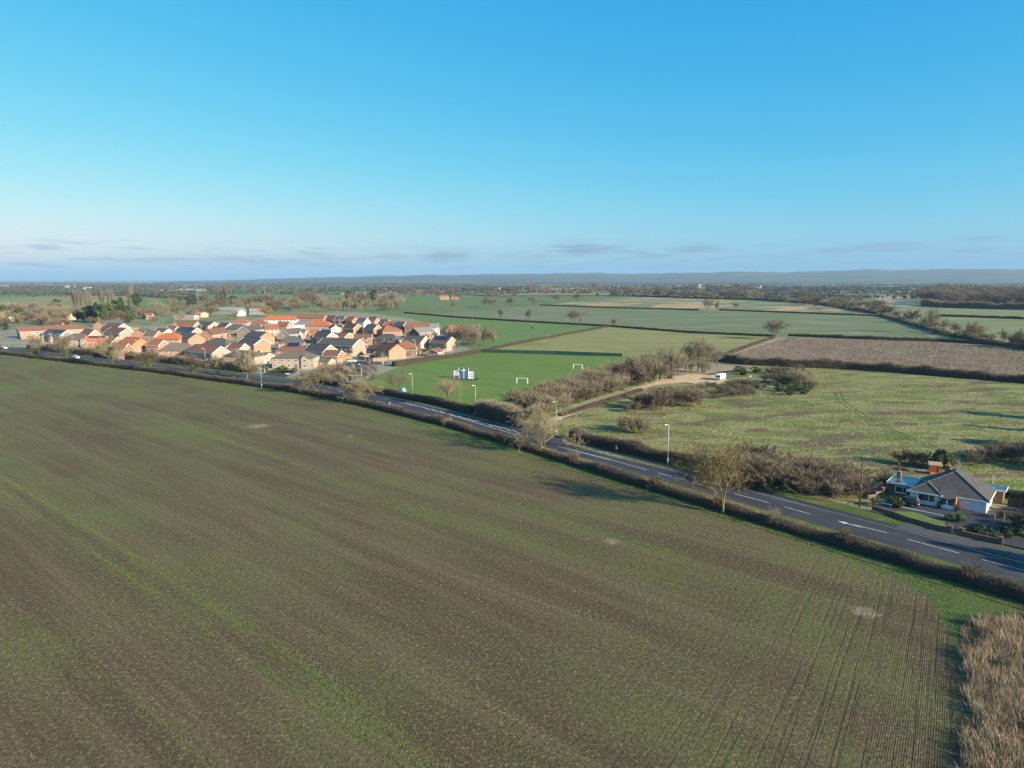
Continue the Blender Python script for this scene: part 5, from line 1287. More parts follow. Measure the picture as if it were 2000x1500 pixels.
H(3, (945, 312), (1120, 324), 'pink', 'dark', 'dark-roofed house with pale gable and shaded front bay', W=8, fg=((-.8, 3.2, .9, 4.6, 'brown'),), g=150)
H(3, (1002, 402), (1472, 418), 'buff', 'dark', 'long dark-roofed terrace with tall pale gable in the middle right', W=9.5, e=5.6, r=9, name='terrace_house', Lmax=26, g=165)
H(3, (862, 486), (1095, 492), 'buff', 'dark', 'dark-roofed house with pale gable in front of the long dark terrace', W=8.6, g=185)
H(3, (1455, 352), (1640, 352), 'orange', 'brown', 'brown-roofed brick house with twin white-edged front gables', W=8, fg=((-.05, 3.2, .9, 4.8, None), (.8, 3.2, .9, 4.8, None)))
H(3, (545, 380), (650, 378), 'cream', 'dark', 'cream house with dark hipped roof behind the solar-panelled one', hip=(1, 1), W=9, barge=False)
H(3, (545, 467), (690, 467), 'red', 'brown', 'brick house with brown hipped roof and a large blue solar array', hip=(1, 1), W=9, solar=(-.3, .5, 2), barge=False)
H(3, (545, 573), (760, 573), 'cream', 'tan', 'large cream corner house with tan hipped roof at the junction', hip=(1, 1), W=10, e=5.2, r=7.8, fg=((.62, 3.8, .8, 5.0, None),), barge=False)
H(3, (960, 655), (1120, 660), 'cream', 'tan', 'low cream garage block behind the corner shrubs', e=2.6, r=4.0, W=6, floors=1, name='garage', cat='garage', barge=False)
H(4, (195, 462), (375, 477), 'orange', 'brown', 'brown-roofed house with large plain orange brick gable beside the playing field', W=9, barge=False, chim=(-.3,), g=225)
H(4, (455, 438), (515, 438), 'red', 'rust', 'brick house with rust hipped roof behind the plain orange gable', hip=(1, 1), W=8, barge=False, fg=((-.2, 3.0, .6, 4.4, None),))
H(4, (470, 368), (738, 378), 'cream', 'dark', 'dark-roofed house with cream white-edged gable, second from the right end', W=8.6, fg=((.25, 3.8, .9, 4.6, 'buff'),), Lmax=14, g=125)
H(4, (860, 384), (1080, 388), 'buff', 'brown', 'pale house with brown roof covered in solar panels at the right end of the village', W=8.6, solar=(-.75, .75, 2), g=130)
H(4, (838, 540), (900, 530), 'pink', 'brown', 'low garage with pale gable in front of the right end house', e=2.5, r=4.3, W=6, floors=1, name='garage', cat='garage')
H(4, (592, 272), (830, 260), 'brown', 'grey', 'long grey-roofed house with shaded brown left gable', W=8.4, chim=(-.95,), Lmax=16, g=-130)
H(4, (812, 218), (890, 216), 'white', 'grey', 'white cottage with grey roof and a dormer at the right back', W=7.5, chim=(.9,), fg=((.4, 2.0, .1, 4.8, 'white'),))
H(4, (495, 202), (825, 207), 'red', 'rust', 'long rust-roofed house behind the grey roof', W=8.5, Lmax=22, barge=False, name='terrace_house')
H(4, (1060, 236), (1150, 233), 'pink', 'rust', 'rust hip-roofed bungalow behind the bare trees at the right end', hip=(1, 1), W=9, e=3.4, r=6.4, chim=(-.5,), floors=1, barge=False)
H(4, (222, 247), (320, 243), 'red', 'rust', 'rust hip-roofed house with solar panels on the right middle', hip=(1, 1), W=8.6, solar=(.2, .9, 1), barge=False)
H(4, (200, 348), (320, 352), 'cream', 'dark', 'dark hipped house with cream bays on the right middle', hip=(1, 1), W=8, fg=((-.1, 2.6, .8, 4.6, None), (.7, 2.6, .8, 4.6, None)), barge=False)
H(4, (40, 500), (130, 505), 'orange', 'dark', 'low dark-roofed brick outbuilding left of the plain orange gable', e=2.5, r=4.0, W=6, floors=1, name='garage', cat='garage', barge=False)
M_LAWN = grass('lawn_grass', (.12, .19, .045), (.16, .21, .06), fine=1.0, big=.1, bump=.03)
M_PATIO = mat('paving_slabs', (.42, .37, .31), .9, (.34, .30, .26), .4, coords='World')
M_FENCEW = mat('fence_boards', (.30, .20, .12), .9, (.22, .15, .095), .6, coords='World')
for i_, (hx, hy, ha, hl_, hw_) in enumerate(GARDENS):
    ca, sa = math.cos(ha), math.sin(ha); sd = 1 if i_ % 3 else -1
    q = lambda u, v: Vector((hx + u * ca - v * sa, hy + u * sa + v * ca, 0)); y0, y1 = sd * (hw_ / 2 + .6), sd * (hw_ / 2 + 8 + i_ % 4)
    sheet('garden_lawn', [q(-hl_ / 2 - .4, y0 + sd * 2), q(hl_ / 2 + .4, y0 + sd * 2), q(hl_ / 2 + .4, y1), q(-hl_ / 2 - .4, y1)], .012 + .0006 * i_, M_LAWN)
    sheet('driveway', [q(-hl_ / 2 - 3.2, -sd * (hw_ / 2 + 6)), q(hl_ / 2 + .6, -sd * (hw_ / 2 + 6)), q(hl_ / 2 + .6, -sd * (hw_ / 2 - 1)), q(-hl_ / 2 - 3.2, -sd * (hw_ / 2 - 1))], .05 + .0006 * i_, M_PATIO)
    f_ = empty('garden_fence', q(0, y1), ha, 'brown timber panel fence around a small garden among the village houses', 'fence', 'garden fences of the village')
    for (u0, v0, u1, v1) in ((-hl_ / 2 - .6, 0, hl_ / 2 + .6, 0), (-hl_ / 2 - .6, 0, -hl_ / 2 - .6, -(y1 - y0)), (hl_ / 2 + .6, 0, hl_ / 2 + .6, -(y1 - y0))):
        n_ = max(2, int(math.hypot(u1 - u0, v1 - v0) / 2.0)); an = math.atan2(v1 - v0, u1 - u0)
        for k_ in range(n_):
            t_ = (k_ + .5) / n_; MB().box((u0 + (u1 - u0) * t_, v0 + (v1 - v0) * t_, .85), (math.hypot(u1 - u0, v1 - v0) / n_ - .1, .06, 1.7), an).build('panel', M_FENCEW, f_)
H(1, (1560, 470), (1660, 474), 'red', 'brown', 'small brown-roofed brick house between the gable end and the orange-tiled one', W=7, g=110)
H(1, (1130, 300), (1230, 296), 'buff', 'brown', 'brown-roofed house behind the small white-doored garage', W=7, g=120)
H(2, (420, 430), (520, 434), 'orange', 'rust', 'small rust-roofed house below the orange hipped house', W=7, e=4.2, r=6.8, g=110)
H(2, (620, 250), (710, 254), 'orange', 'rust', 'rust-roofed house left of the panelled dark roof', W=7, g=110)
H(2, (1500, 470), (1580, 474), 'pink', 'brown', 'brown-roofed pale house in front of the dark-roofed pair', W=7, e=4.4, r=7, g=120)
H(2, (1290, 205), (1390, 208), 'pink', 'brown', 'brown-roofed pale house left of the dark hipped back house', W=7, g=110)
H(3, (1240, 330), (1340, 336), 'orange', 'rust', 'rust-roofed house right of the dark roof with pale gable', W=7, e=4.4, r=7, g=110)
H(3, (1140, 560), (1240, 566), 'orange', 'brown', 'small brown-roofed house in front of the long dark terrace', W=7, e=3.4, r=5.8, g=100, floors=1)
# older cottages and farm sheds behind
og = 'older buildings behind the village'
H(1, (812, 82), (930, 88), 'cream', 'rust', 'cream cottage with red roof among the trees behind the terrace', W=7, e=3.6, r=6.2, group=og)
H(1, (655, 160), (860, 168), 'red', 'rust', 'long red-roofed cottage just behind the long terrace', W=7, e=3.2, r=5.8, group=og, barge=False)
H(1, (430, 55), (500, 62), 'red', 'rust', 'steep red-roofed cottage half hidden by evergreens', W=7, e=4, r=7.4, chim=(.9,), group=og, barge=False)
H(1, (985, 40), (1075, 44), 'pink', 'brown', 'small brown cottage among the conifers', W=6, e=3, r=5.4, group=og)
H(2, (275, 78), (380, 74), 'orange', 'brown', 'white-edged twin-gabled cottage behind the left middle roofs', W=7, e=4, r=6.6, fg=((.5, 3, .8, 3.8, None),), group=og)
H(1, (60, 95), (150, 120), 'white', 'brown', 'small white cottage at the far left edge', W=6, e=3, r=5.2, group=og)
sg = 'farm sheds behind the village'
H(2, (860, 58), (1060, 62), 'pink', 'pinkr', 'pink-roofed barn left of the grey farm sheds', W=10, e=4, r=6, name='barn', cat='barn', group=sg, barge=False, wins=False)
H(2, (700, 98), (960, 100), 'buff', 'sheet', 'low grey open-sided shed left of the farm sheds', W=9, e=3.2, r=5, name='farm_shed', cat='shed', group=sg, wins=False, Lmax=22)
H(2, (1140, 2), (1560, 4), 'grey', 'sheet', 'long grey farm shed at the back of the yard', W=16, e=5, r=8, name='farm_shed', cat='shed', group=sg, barge=False, wins=False, Lmax=42)
H(2, (1470, 28), (1600, 26), 'grey', 'sheet', 'grey farm shed with pale gable front', W=14, e=4.5, r=7.4, name='farm_shed', cat='shed', group=sg, barge=False, wins=False, fg=((0, 9, 2, 4.3, 'white'),))
H(2, (1650, 20), (1850, 18), 'grey', 'sheet', 'grey farm shed at the right of the yard', W=12, e=4.5, r=7, name='farm_shed', cat='shed', group=sg, barge=False, wins=False, Lmax=30)
# farms and houses out on the plain
fg_ = 'farms out on the plain'
def far_house(px, py, L, wall, roofc, label, e=5, r=8.5, W=8, ang=0.0, name='farmhouse', cat='house', **kw):
    house(name, G(px, py), ang, L, W, e, r, wall, roofc, label, group=fg_, cat=cat, floors=2, **kw)
far_house(868, 585.5, 18, 'cream', 'orange', 'cream farmhouse with orange roof and dormers beyond the village', fg=((-.5, 3, .5, 4.6, None), (.4, 3, .5, 4.6, None)))
far_house(889, 585, 15, 'red', 'rust', 'low rust-roofed barn right of the cream farmhouse', e=3, r=6, name='barn', cat='barn')
far_house(977, 565, 40, 'white', 'rust', 'distant white house with red roof in the tree line')
far_house(1403, 566, 30, 'white', 'dark', 'white farm cottage right of the church tower', e=6, r=10)
far_house(1430, 565.5, 14, 'red', 'rust', 'tall red brick house left of the silo', e=10, r=17, W=12)
far_house(1475, 566, 34, 'white', 'sheet', 'white farm shed beside the silo', e=9, r=13, W=18, name='barn', cat='barn', wins=False)
far_house(1275, 573, 16, 'white', 'brown', 'small white cottage left of the church tower')
far_house(137, 561, 50, 'white', 'brown', 'white farmhouse below the far left wood', e=8, r=14, W=14)
far_house(171, 565, 34, 'white', 'sheet', 'small white shed in the far left fields', e=7, r=10, W=14, name='barn', cat='barn', wins=False)
far_house(310, 571, 22, 'brown', 'dark', 'dark farm building of the far farmyard', e=6, r=10, W=14, wins=False)
far_house(340, 571, 26, 'brown', 'dark', 'second dark barn of the far farmyard', e=7, r=12, W=16, wins=False, name='barn', cat='barn')
far_house(365, 569.5, 46, 'grey', 'sheet', 'long pale shed right of the far farmyard', e=6, r=10, W=20, wins=False, name='barn', cat='barn')
far_house(392, 570, 30, 'grey', 'sheet', 'grey shed at the right of the far farmyard', e=6, r=10, W=20, wins=False, name='barn', cat='barn')
far_house(1598, 553.5, 60, 'cream', 'rust', 'distant cream house on the right horizon', e=10, r=18, W=20)
far_house(1817, 553.5, 60, 'white', 'sheet', 'distant white building on the right horizon', e=10, r=18, W=20, wins=False)
far_house(1876, 552, 60, 'white', 'brown', 'white cottage far away above the right hand wood', e=11, r=20, W=22)
far_house(1585, 549.6, 160, 'white', 'sheet', 'far white depot below the right hills', e=16, r=26, W=50, wins=False, name='barn', cat='barn')
far_house(1450, 550, 160, 'white', 'sheet', 'far pale warehouse below the middle hills', e=14, r=22, W=50, wins=False, name='barn', cat='barn')
far_house(560, 552, 90, 'white', 'sheet', 'far white shed beyond the long green field', e=12, r=20, W=40, wins=False, name='barn', cat='barn')
far_house(1092, 551.5, 70, 'white', 'sheet', 'far white shed below the middle hills, right of the conifer', e=12, r=18, W=40, wins=False, name='barn', cat='barn')
# church tower and silo
t = empty('church_tower', G(1366, 567), 0, 'square stone church tower rising from the far trees', 'church tower')
m = MB(); m.box((0, 0, 10), (9, 9, 22)); m.box((0, 0, 21.6), (9.8, 9.8, .6))
for sx_ in (-1, 1):
    for sy in (-1, 1): m.box((sx_ * 4.2, sy * 4.2, 23), (1.2, 1.2, 2.4))
m.build('tower', WALL['cream'], t); m = MB(); m.box((12, 0, 4), (20, 10, 9)); m.build('nave', WALL['cream'], t)
m = MB(); m.slab([(2, -6, 8), (22, -6, 8), (22, 0, 12), (2, 0, 12)], .3); m.slab([(2, 6, 8), (22, 6, 8), (22, 0, 12), (2, 0, 12)], .3); m.build('nave_roof', ROOF['grey'], t)
t = empty('grain_silo', G(1485, 566), 0, 'round galvanised grain silo beside the white farm shed', 'silo')
M_GALV = mat('galvanised', (.62, .66, .70), .4, metal=.3)
m = MB(); m.tube([(0, 0, -.2), (0, 0, 13)], 7, 20); m.build('silo_drum', M_GALV, t, True); m = MB(); m.tube([(0, 0, 13), (0, 0, 16.5)], [7.3, .6], 20); m.build('silo_roof', M_GALV, t, True)

# ------------------------------------------------------------------ the white bungalow
BO = Vector((85.7, 123.7, 0)); BA = R(-40)
def B(u, v, z=0.0):
    c, s = math.cos(BA), math.sin(BA); return Vector((BO.x + u * c - v * s, BO.y + u * s + v * c, z))
bung = empty('bungalow', BO, BA, 'white rendered bungalow with grey tiled hip roof beside the road', 'bungalow')
M_RENDER = mat('bungalow_render', (.74, .74, .73), .85, (.68, .68, .67), .6, 4, .01, 12)
M_TILE = mat('concrete_tiles', (.092, .089, .083), .85, (.066, .064, .060), 1.1, 5, .012, 8, contrast=(.3, .7))
M_TIMBER = mat('orange_timber', (.46, .19, .06), .7, (.38, .15, .05), 2.0, stretch=(1, 1, 8))
M_FELT = mat('roof_felt', (.055, .058, .062), .22, (.14, .16, .19), .35, 4, spec=.6, contrast=(.46, .6))
b = MB(); b.prism([(-12, 0), (0, 0), (0, 9), (-12, 9)], -.1, 2.6); b.prism([(-12.1, -1.2), (-7.3, -1.2), (-7.3, .3), (-12.1, .3)], -.1, 2.55)
i = len(b.v); b.v += [(-12, 9, 2.6), (0, 9, 2.6), (-6, 9, 5.5)]; b.f.append((i, i + 1, i + 2)); b.mi.append(0)
b.build('wall', M_RENDER, bung)
KB = .5
def courses(poly_fn, n, t=.035, over=.0):
    """roof slope as overlapping tile courses; poly_fn(f) gives left and right points at share f up the slope"""
    m = MB()
    for k in range(n):
        a0, a1 = poly_fn(k / n); b0, b1 = poly_fn(min(1, (k + 1.12) / n))
        up = Vector((0, 0, t))
        m.slab([Vector(a0) + up * 1.6, Vector(a1) + up * 1.6, Vector(b1) + up * .4, Vector(b0) + up * .4], t)
    return m
def lerp(a, b_, f): return tuple(x + (y - x) * f for x, y in zip(a, b_))
ov = .45; E0 = 2.6 - ov * KB
rfb = MB(); rfb.tube([(-6, 6, 5.66), (-6, 9.4, 5.66)], .12, 6); rfb.tube([(-6, 6, 5.66), (.45, -.45, E0 + .08)], .11, 6); rfb.tube([(-6, 6, 5.66), (-12.45, -.45, E0 + .08)], .11, 6)
roofb = rfb.build('roof', mat('ridge_tiles', (.085, .083, .08), .85), bung)
courses(lambda f: (lerp((-12.45, -.45, E0), (-6, 6, 5.6), f), lerp((.45, -.45, E0), (-6, 6, 5.6), f)), 20).build('tile_courses', M_TILE, roofb)
courses(lambda f: (lerp((.45, -.45, E0), (-6, 6, 5.6), f), lerp((.45, 9.4, E0), (-6, 9.4, 5.6), f)), 20).build('tile_courses', M_TILE, roofb)
courses(lambda f: (lerp((-12.45, 9.4, E0), (-6, 9.4, 5.6), f), lerp((-12.45, -.45, E0), (-6, 6, 5.6), f)), 20).build('tile_courses', M_TILE, roofb)
wx0, wx1, wy = -12.6, -6.8, -1.65; wm = (wx0 + wx1) / 2; wr = E0 + (wx1 - wx0) / 2 * KB; vb = (wr - E0) / KB - .45 + .3
courses(lambda f: (lerp((wx0, wy, E0), (wm, wy + (wx1 - wx0) / 2, wr), f), lerp((wx1, wy, E0), (wm, wy + (wx1 - wx0) / 2, wr), f)), 9).build('tile_courses', M_TILE, roofb)
courses(lambda f: (lerp((wx1, wy, E0), (wm, wy + 2.9, wr), f), lerp((wx1, vb - 2.6, E0), (wm, vb + .6, wr), f)), 9).build('tile_courses', M_TILE, roofb)
courses(lambda f: (lerp((wx0, vb - 2.6, E0), (wm, vb + .6, wr), f), lerp((wx0, wy, E0), (wm, wy + 2.9, wr), f)), 9).build('tile_courses', M_TILE, roofb)
b = MB(); b.tube([(wm, wy + 2.9, wr + .08), (wm, vb + .6, wr + .08)], .1, 6); b.tube([(wm, wy + 2.9, wr + .08), (wx1, wy, E0 + .08)], .1, 6); b.tube([(wm, wy + 2.9, wr + .08), (wx0, wy, E0 + .08)], .1, 6); b.build('ridge_tiles', MATS['ridge_tiles'], roofb)
b = MB(); b.box((-3.2, -.47, E0 - .03), (7.4, .1, .2)); b.box((.47, 4.5, E0 - .03), (.1, 10, .2)); b.box((wm, wy - .03, E0 - .03), (wx1 - wx0, .1, .2)); b.box((-12.47, 4.5, E0 - .03), (.1, 10, .2)); b.box((wx1 + .02, -.9, E0 - .03), (.1, 1.4, .2))
b.build('gutter', M_WHITE, roofb)
def bwin(u, v, z, w, h, rz, mull=1):
    f = MB(); f.box((0, 0, h / 2), (w, .12, .1)); f.box((0, 0, -h / 2), (w, .12, .1)); f.box((-w / 2, 0, 0), (.1, .12, h)); f.box((w / 2, 0, 0), (.1, .12, h)); f.box((0, -.05, -h / 2 - .08), (w + .2, .2, .06))
    for j in range(mull): f.box((-w / 2 + (j + 1) * w / (mull + 1) + (.35 if mull == 1 else 0), 0, 0), (.08, .11, h))
    o = f.build('window', M_WHITE, bung, loc=(u, v, z), rz=rz); MB().box((0, .03, 0), (w - .1, .03, h - .1)).build('pane', M_GLASS, o)
bwin(-9.3, -1.24, 1.5, 2.7, 1.35, 0); bwin(.04, 2.6, 1.5, 1.5, 1.2, math.pi / 2, 2); bwin(.04, 6.2, 1.5, 1.6, 1.2, math.pi / 2, 1)
# porch with glazed front and orange timber side
pc = MB(); pc.box((-5.9, -.85, 1.05), (2.5, 1.66, 2.1)); pc = pc.build('porch', M_WHITE, bung)
b = MB()
for u in (-6.5, -5.3): b.box((u, -1.69, 1.45), (.95, .03, 1.0))
b.build('pane', M_GLASS, pc)
b = MB(); b.box((-4.56, -.95, 1.2), (.18, 1.95, 2.4)); b.box((-7.22, -.8, 1.1), (.12, 1.6, 2.2)); b.build('timber_side', M_TIMBER, pc)
b = MB(); b.slab([(-7.4, -1.95, 2.12), (-4.66, -1.95, 2.12), (-4.66, .8, 3.1), (-7.4, .8, 3.1)], .12); b.build('porch_roof', M_TILE, pc)
b = MB(); b.box((-2.9, -.04, 1.0), (2.0, .08, 2.0)); gd = b.build('garage_door', mat('garage_door_paint', (.60, .60, .62), .6), bung)
b = MB()
for k in range(7): b.box((-3.7 + k * .27, -.09, 1.0), (.03, .02, 1.9))
b.build('door_rib', M_WHITE, gd)
b = MB(); b.box((.05, .7, 1.05), (.08, .85, 2.1)); b.build('door', M_WHITE, bung)
# brick flat-roofed wings
b = MB(); b.prism([(-16.4, 1.6), (-12.01, 1.6), (-12.01, 8), (-16.4, 8)], -.1, 2.5); b.prism([(-2.5, 9.01), (1.6, 9.01), (1.6, 12.5), (-2.5, 12.5)], -.1, 2.4); b.build('brick_wing', WALL['brown'], bung)
b = MB(); b.box((-14.2, 4.8, 2.6), (5.0, 7.0, .12)); b.box((-.4, 10.8, 2.5), (4.7, 4.2, .12)); fr = b.build('flat_roof', M_FELT, bung)
b = MB(); b.box((-14.2, 1.27, 2.58), (5.1, .06, .26)); b.box((-16.73, 4.8, 2.58), (.06, 7, .26)); b.box((1.98, 10.8, 2.5), (.06, 4.2, .26)); b.box((-.4, 8.67, 2.52), (4.7, .06, .2)); b.build('fascia', M_WHITE, fr)
bwin(-14.2, 1.56, 1.45, 1.9, 1.15, 0, 1)
b = MB(); b.box((-15.6, 6.4, 3.1), (.7, .7, 1.4)); b.box((-15.6, 6.4, 3.82), (.85, .85, .12)); b.tube([(-15.6, 6.4, 3.8), (-15.6, 6.4, 4.3)], .14, 6); b.build('chimney', MATS['chimney_brick'], bung)
b = MB(); b.box((-7.6, 8.5, 4.7), (.8, .8, 2.6)); b.box((-7.6, 8.5, 6.02), (.95, .95, .14)); b.tube([(-7.6, 8.5, 6.0), (-7.6, 8.5, 6.6)], .16, 6); b.build('chimney', MATS['chimney_brick'], bung)
# garden ground
bp = lambda *q: [B(u, v) for u, v in q]
sheet('driveway', GG([(1712, 996), (1745, 1008), (1775, 1019), (1851, 1040), (1952, 1062), (2140, 1104), (2140, 1010), (1990, 985), (1925, 1000), (1790, 980), (1745, 975), (1722, 985)]), .122, M_DRIVE)
sheet('garden_lawn', GG([(1748, 1000), (1783, 1001), (1845, 1021), (1848, 1033), (1775, 1013)]), .128, M_PITCH)
sheet('garden_lawn', bp((-10, 9.2), (12, 9.2), (16, 15), (14, 24), (-4, 21), (-12, 16)), .09, M_PITCH)
b = MB(); b.tube([B(-16, -5.5, .12), B(-9, -5.9, .12), B(-3.2, -6.6, .12)], .09, 4); tag(b.build('garden_edging', M_WHITE), 'white stone edging along the drive in front of the bungalow', 'edging')
b = MB(); b.tube([B(3.2, -6.2, .14), B(4.6, -6.6, .14), B(6.0, -7.4, .14), B(6.8, -8.6, .14)], .10, 4); tag(b.build('garden_edging', M_WHITE), 'curved white edging beside the round garden bed', 'edging')
GW = WALL['brown']
def garden_wall(pts, h, label, w=.24, m=GW):
    b_ = MB()
    for p, q in zip(pts[:-1], pts[1:]):
        d = q - p; b_.box(((p.x + q.x) / 2, (p.y + q.y) / 2, h / 2), (d.length, w, h), math.atan2(d.y, d.x)); b_.box(((p.x + q.x) / 2, (p.y + q.y) / 2, h + .04), (d.length + .02, w + .1, .08), math.atan2(d.y, d.x))
    tag(b_.build('garden_wall', m), label, 'wall')
gwp = lambda *q: [G(x, y) for x, y in q]
garden_wall(gwp((1703, 996), (1745, 1008.5), (1775, 1019.5), (1851, 1040.5)), .8, 'low brown brick garden wall in front of the bungalow, left of the gate')
garden_wall(gwp((1880, 1046.5), (1916, 1055), (1952, 1063)), .8, 'low brown brick garden wall right of the gate')
for px, py, l in ((1855, 1041, 'brick gate pillar left of the bungalow entrance'), (1877, 1046, 'brick gate pillar right of the bungalow entrance'), (1954, 1064, 'brick pillar at the right end of the front wall')):
    p = G(px, py); b = MB(); b.box((p.x, p.y, .6), (.55, .55, 1.3), BA); b.box((p.x, p.y, 1.28), (.7, .7, .1), BA); tag(b.build('gate_pillar', WALL['brown']), l, 'pillar', 'gate pillars of the bungalow')
for px, py, h, l in ((1893, 1042, 1.5, 'dark shrub just inside the right front wall, next to the gate'), (1912, 1046, 1.9, 'dark shrub in the middle of the right front wall'), (1935, 1052, 1.6, 'dark shrub near the right end of the front wall'), (1968, 1052, 1.5, 'dark shrub beyond the right end of the front wall'), (1990, 1030, 2.2, 'dark evergreen bush at the right edge of the drive')):
    plant('garden_shrub', 'bush', G(px, py), h, l, 'shrub', 'dark shrubs inside the front wall')
# timber screen fence left of the car, stepped panels
fr = empty('timber_fence', B(-18.6, -4.4), BA, 'weathered timber panel fence at the left of the drive', 'fence')
M_WOOD = mat('weathered_wood', (.20, .15, .10), .9, (.14, .105, .075), 1.5, stretch=(1, 1, 6)); 
for k, (u, v, hh) in enumerate(((0, 0, 1.0), (.9, 1.8, 1.5), (1.8, 3.6, 1.7))):
    MB().box((u, v, hh / 2), (.14, .14, hh + .2)).build('post', M_WOOD, fr)
    if k < 2: MB().box((u + .45, v + .9, hh * .45), (.05, 2.0, hh * .8), math.atan2(-.9, 1.8)).build('panel', M_WOOD, fr)
p = B(-16.9, -.6); b = MB(); b.box((p.x, p.y, .9), (.5, .5, 1.9), BA); b.box((p.x, p.y, 1.9), (.6, .6, .1), BA); tag(b.build('gate_pillar', WALL['orange']), 'tall orange brick pillar at the end of the timber fence', 'pillar')
fr = empty('back_fence', B(2.5, 8), BA, 'dark larch-lap fence behind the bungalow right corner', 'fence')
for k in range(7):
    MB().box((k * 1.9, 0, .9), (.12, .12, 1.9)).build('post', M_WOOD, fr)
    if k < 6: MB().box((k * 1.9 + .95, 0, .85), (1.78, .05, 1.6)).build('panel', mat('dark_fence', (.10, .055, .035), .9, (.07, .04, .03), 2), fr)
for k, (u, v) in enumerate(((1.6, -2.6), (3.0, -3.0), (5.4, -2.6))):
    p = B(u, v); b = MB(); b.box((p.x, p.y, .6 + k * .15), (.14, .14, 1.3 + k * .3)); tag(b.build('garden_post', M_WOOD), 'short wooden post in the bed right of the bungalow', 'post', 'posts right of the bungalow')
# wooden garden hut with open side
gp = G(1825, 926); hut = empty('garden_hut', (gp.x, gp.y, 0), R(-25), 'open wooden garden shelter with flat tan roof behind the bungalow', 'garden shelter')
for x in (-.9, .9):
    for y in (-.8, .8): MB().box((x, y, 1.1), (.12, .12, 2.3)).build('post', M_TIMBER, hut)
MB().box((0, 0, .1), (2.0, 1.8, .12)).build('floor', M_TIMBER, hut)
MB().box((0, .82, 1.0), (1.8, .05, 1.8)).build('back_panel', mat('red_stain', (.25, .075, .035), .8), hut); MB().box((-.92, 0, .55), (.05, 1.6, 1.0)).build('side_panel', M_TIMBER, hut)
b = MB(); b.slab([(-1.3, -1.2, 2.25), (1.3, -1.2, 2.25), (1.3, 1.2, 2.55), (-1.3, 1.2, 2.55)], .12); b.build('hut_roof', mat('hut_roof_felt', (.34, .25, .16), .9), hut)
# garden plants
for u, v, h, key, l in ((-13.2, -6.6, 2.2, 'bush', 'green leafy shrub in front of the parked dark car'), (-3.0, -8.2, 1.5, 'bush_lime', 'yellow-green shrub left of the gate pillar'), (-4.6, -8.4, 1.2, 'bush_lime', 'small yellow-green shrub on the front lawn'), (6.0, -9.4, 2.0, 'bush', 'spiky green shrub behind the right front wall'), (3.6, -8.6, 1.4, 'bush', 'dark low shrub right of the gate'), (-7.0, -1.9, 1.5, 'bush', 'narrow potted conifer left of the porch'), (-4.2, -1.9, 1.5, 'bush', 'narrow potted conifer right of the porch')):
    plant('garden_shrub', key, B(u, v), h, l, 'shrub', 'shrubs in the bungalow garden', .45 if 'narrow' in l else 1.0)
for u, v, l in ((-16.6, -7.6, 'leafless small shrub on the grass by the driveway mouth'), (2.6, -1.4, 'brown dome of dry grass beside the bungalow right corner'), (4.6, -.6, 'bare shrub beside the wooden posts'), (6.4, .4, 'bare shrub by the right end posts')):
    plant('garden_shrub', 'shrub_d', B(u, v), 1.9, l, 'shrub', 'bare shrubs in the bungalow garden', .8)
many([(1838, 918, 878), (1850, 915, 884)], 'garden_bush', 'tall green laurel behind the garden shelter', 'shrub', 'laurels behind the shelter', ['evergreen'], 1.0)
many([(1938, 945, 918, 1.0), (1872, 922, 895, .9)], 'garden_tree', 'small bare tree on the lawn behind the bungalow', 'tree', 'small trees behind the bungalow', ['sapling'])
hedge('garden_hedge', [(B(-8, 13.5).x, B(-8, 13.5).y), (B(6, 14.5).x, B(6, 14.5).y), (B(20, 16).x, B(20, 16).y)], 1.8, 1.8, 'dark clipped garden hedge behind the bungalow', dens=200, tl=.35, tw=.06, m=M_EVER, seed=33)

# telegraph pole
p = G(1679, 990); tp = empty('telegraph_pole', (p.x, p.y, 0), R(-50), 'brown wooden telegraph pole left of the bungalow', 'pole')
hp = px_h(1679, 990, 893); M_POLE = mat('creosoted_pole', (.12, .07, .05), .9, (.085, .05, .036), 1.0)
MB().tube([(0, 0, -.3), (0, 0, hp)], [.16, .11], 8).build('pole', M_POLE, tp, True)
MB().box((0, 0, hp - .5), (.7, .09, .1)).build('crossarm', M_POLE, tp); MB().box((0, -.16, hp * .43), (.14, .05, .22)).build('plate', M_WHITE, tp); MB().box((0, -.15, hp * .72), (.12, .05, .12)).build('plate', M_WHITE, tp)
A, C = Vector((p.x, p.y, hp - .1)), B(-1.0, .2, 3.0)
cab = [A.lerp(C, k / 10) - Vector((0, 0, 1.2 * math.sin(math.pi * k / 10) * .35)) for k in range(11)]
b = MB(); b.tube(cab, .018, 4); tag(b.build('overhead_cable', MATS['door_paint']), 'thin dark cable from the telegraph pole to the bungalow roof', 'cable')

# ------------------------------------------------------------------ street furniture
M_STEEL = mat('lamp_steel', (.46, .47, .46), .5, metal=.2)
def lamp(px, py, h, ang, label, arm=1.2, group='street lamps'):
    p = G(px, py); o = empty('street_lamp', (p.x, p.y, 0), ang, label, 'street lamp', group); k = h / 9.4
    MB().tube([(0, 0, -.2), (0, 0, 1.6)], .13 * k + .02, 8).build('base', M_STEEL, o, True); MB().tube([(0, 0, 1.55), (0, 0, h)], [.075, .05], 8).build('column', M_STEEL, o, True)
    MB().tube([(0, 0, h - .05), (-arm * .35, 0, h + .06), (-arm * .6, 0, h + .08)], .045, 6).build('arm', M_STEEL, o)
    hd_ = MB(); hd_.box((-arm * .75, 0, h + .08), (.62 * k, .24, .12), 0, .8); hd_ = hd_.build('lamp_head', M_WHITE, o); MB().box((-arm * .75, 0, h + .005), (.45 * k, .18, .03)).build('lens', M_GLASS, hd_)
ra = R(-142)
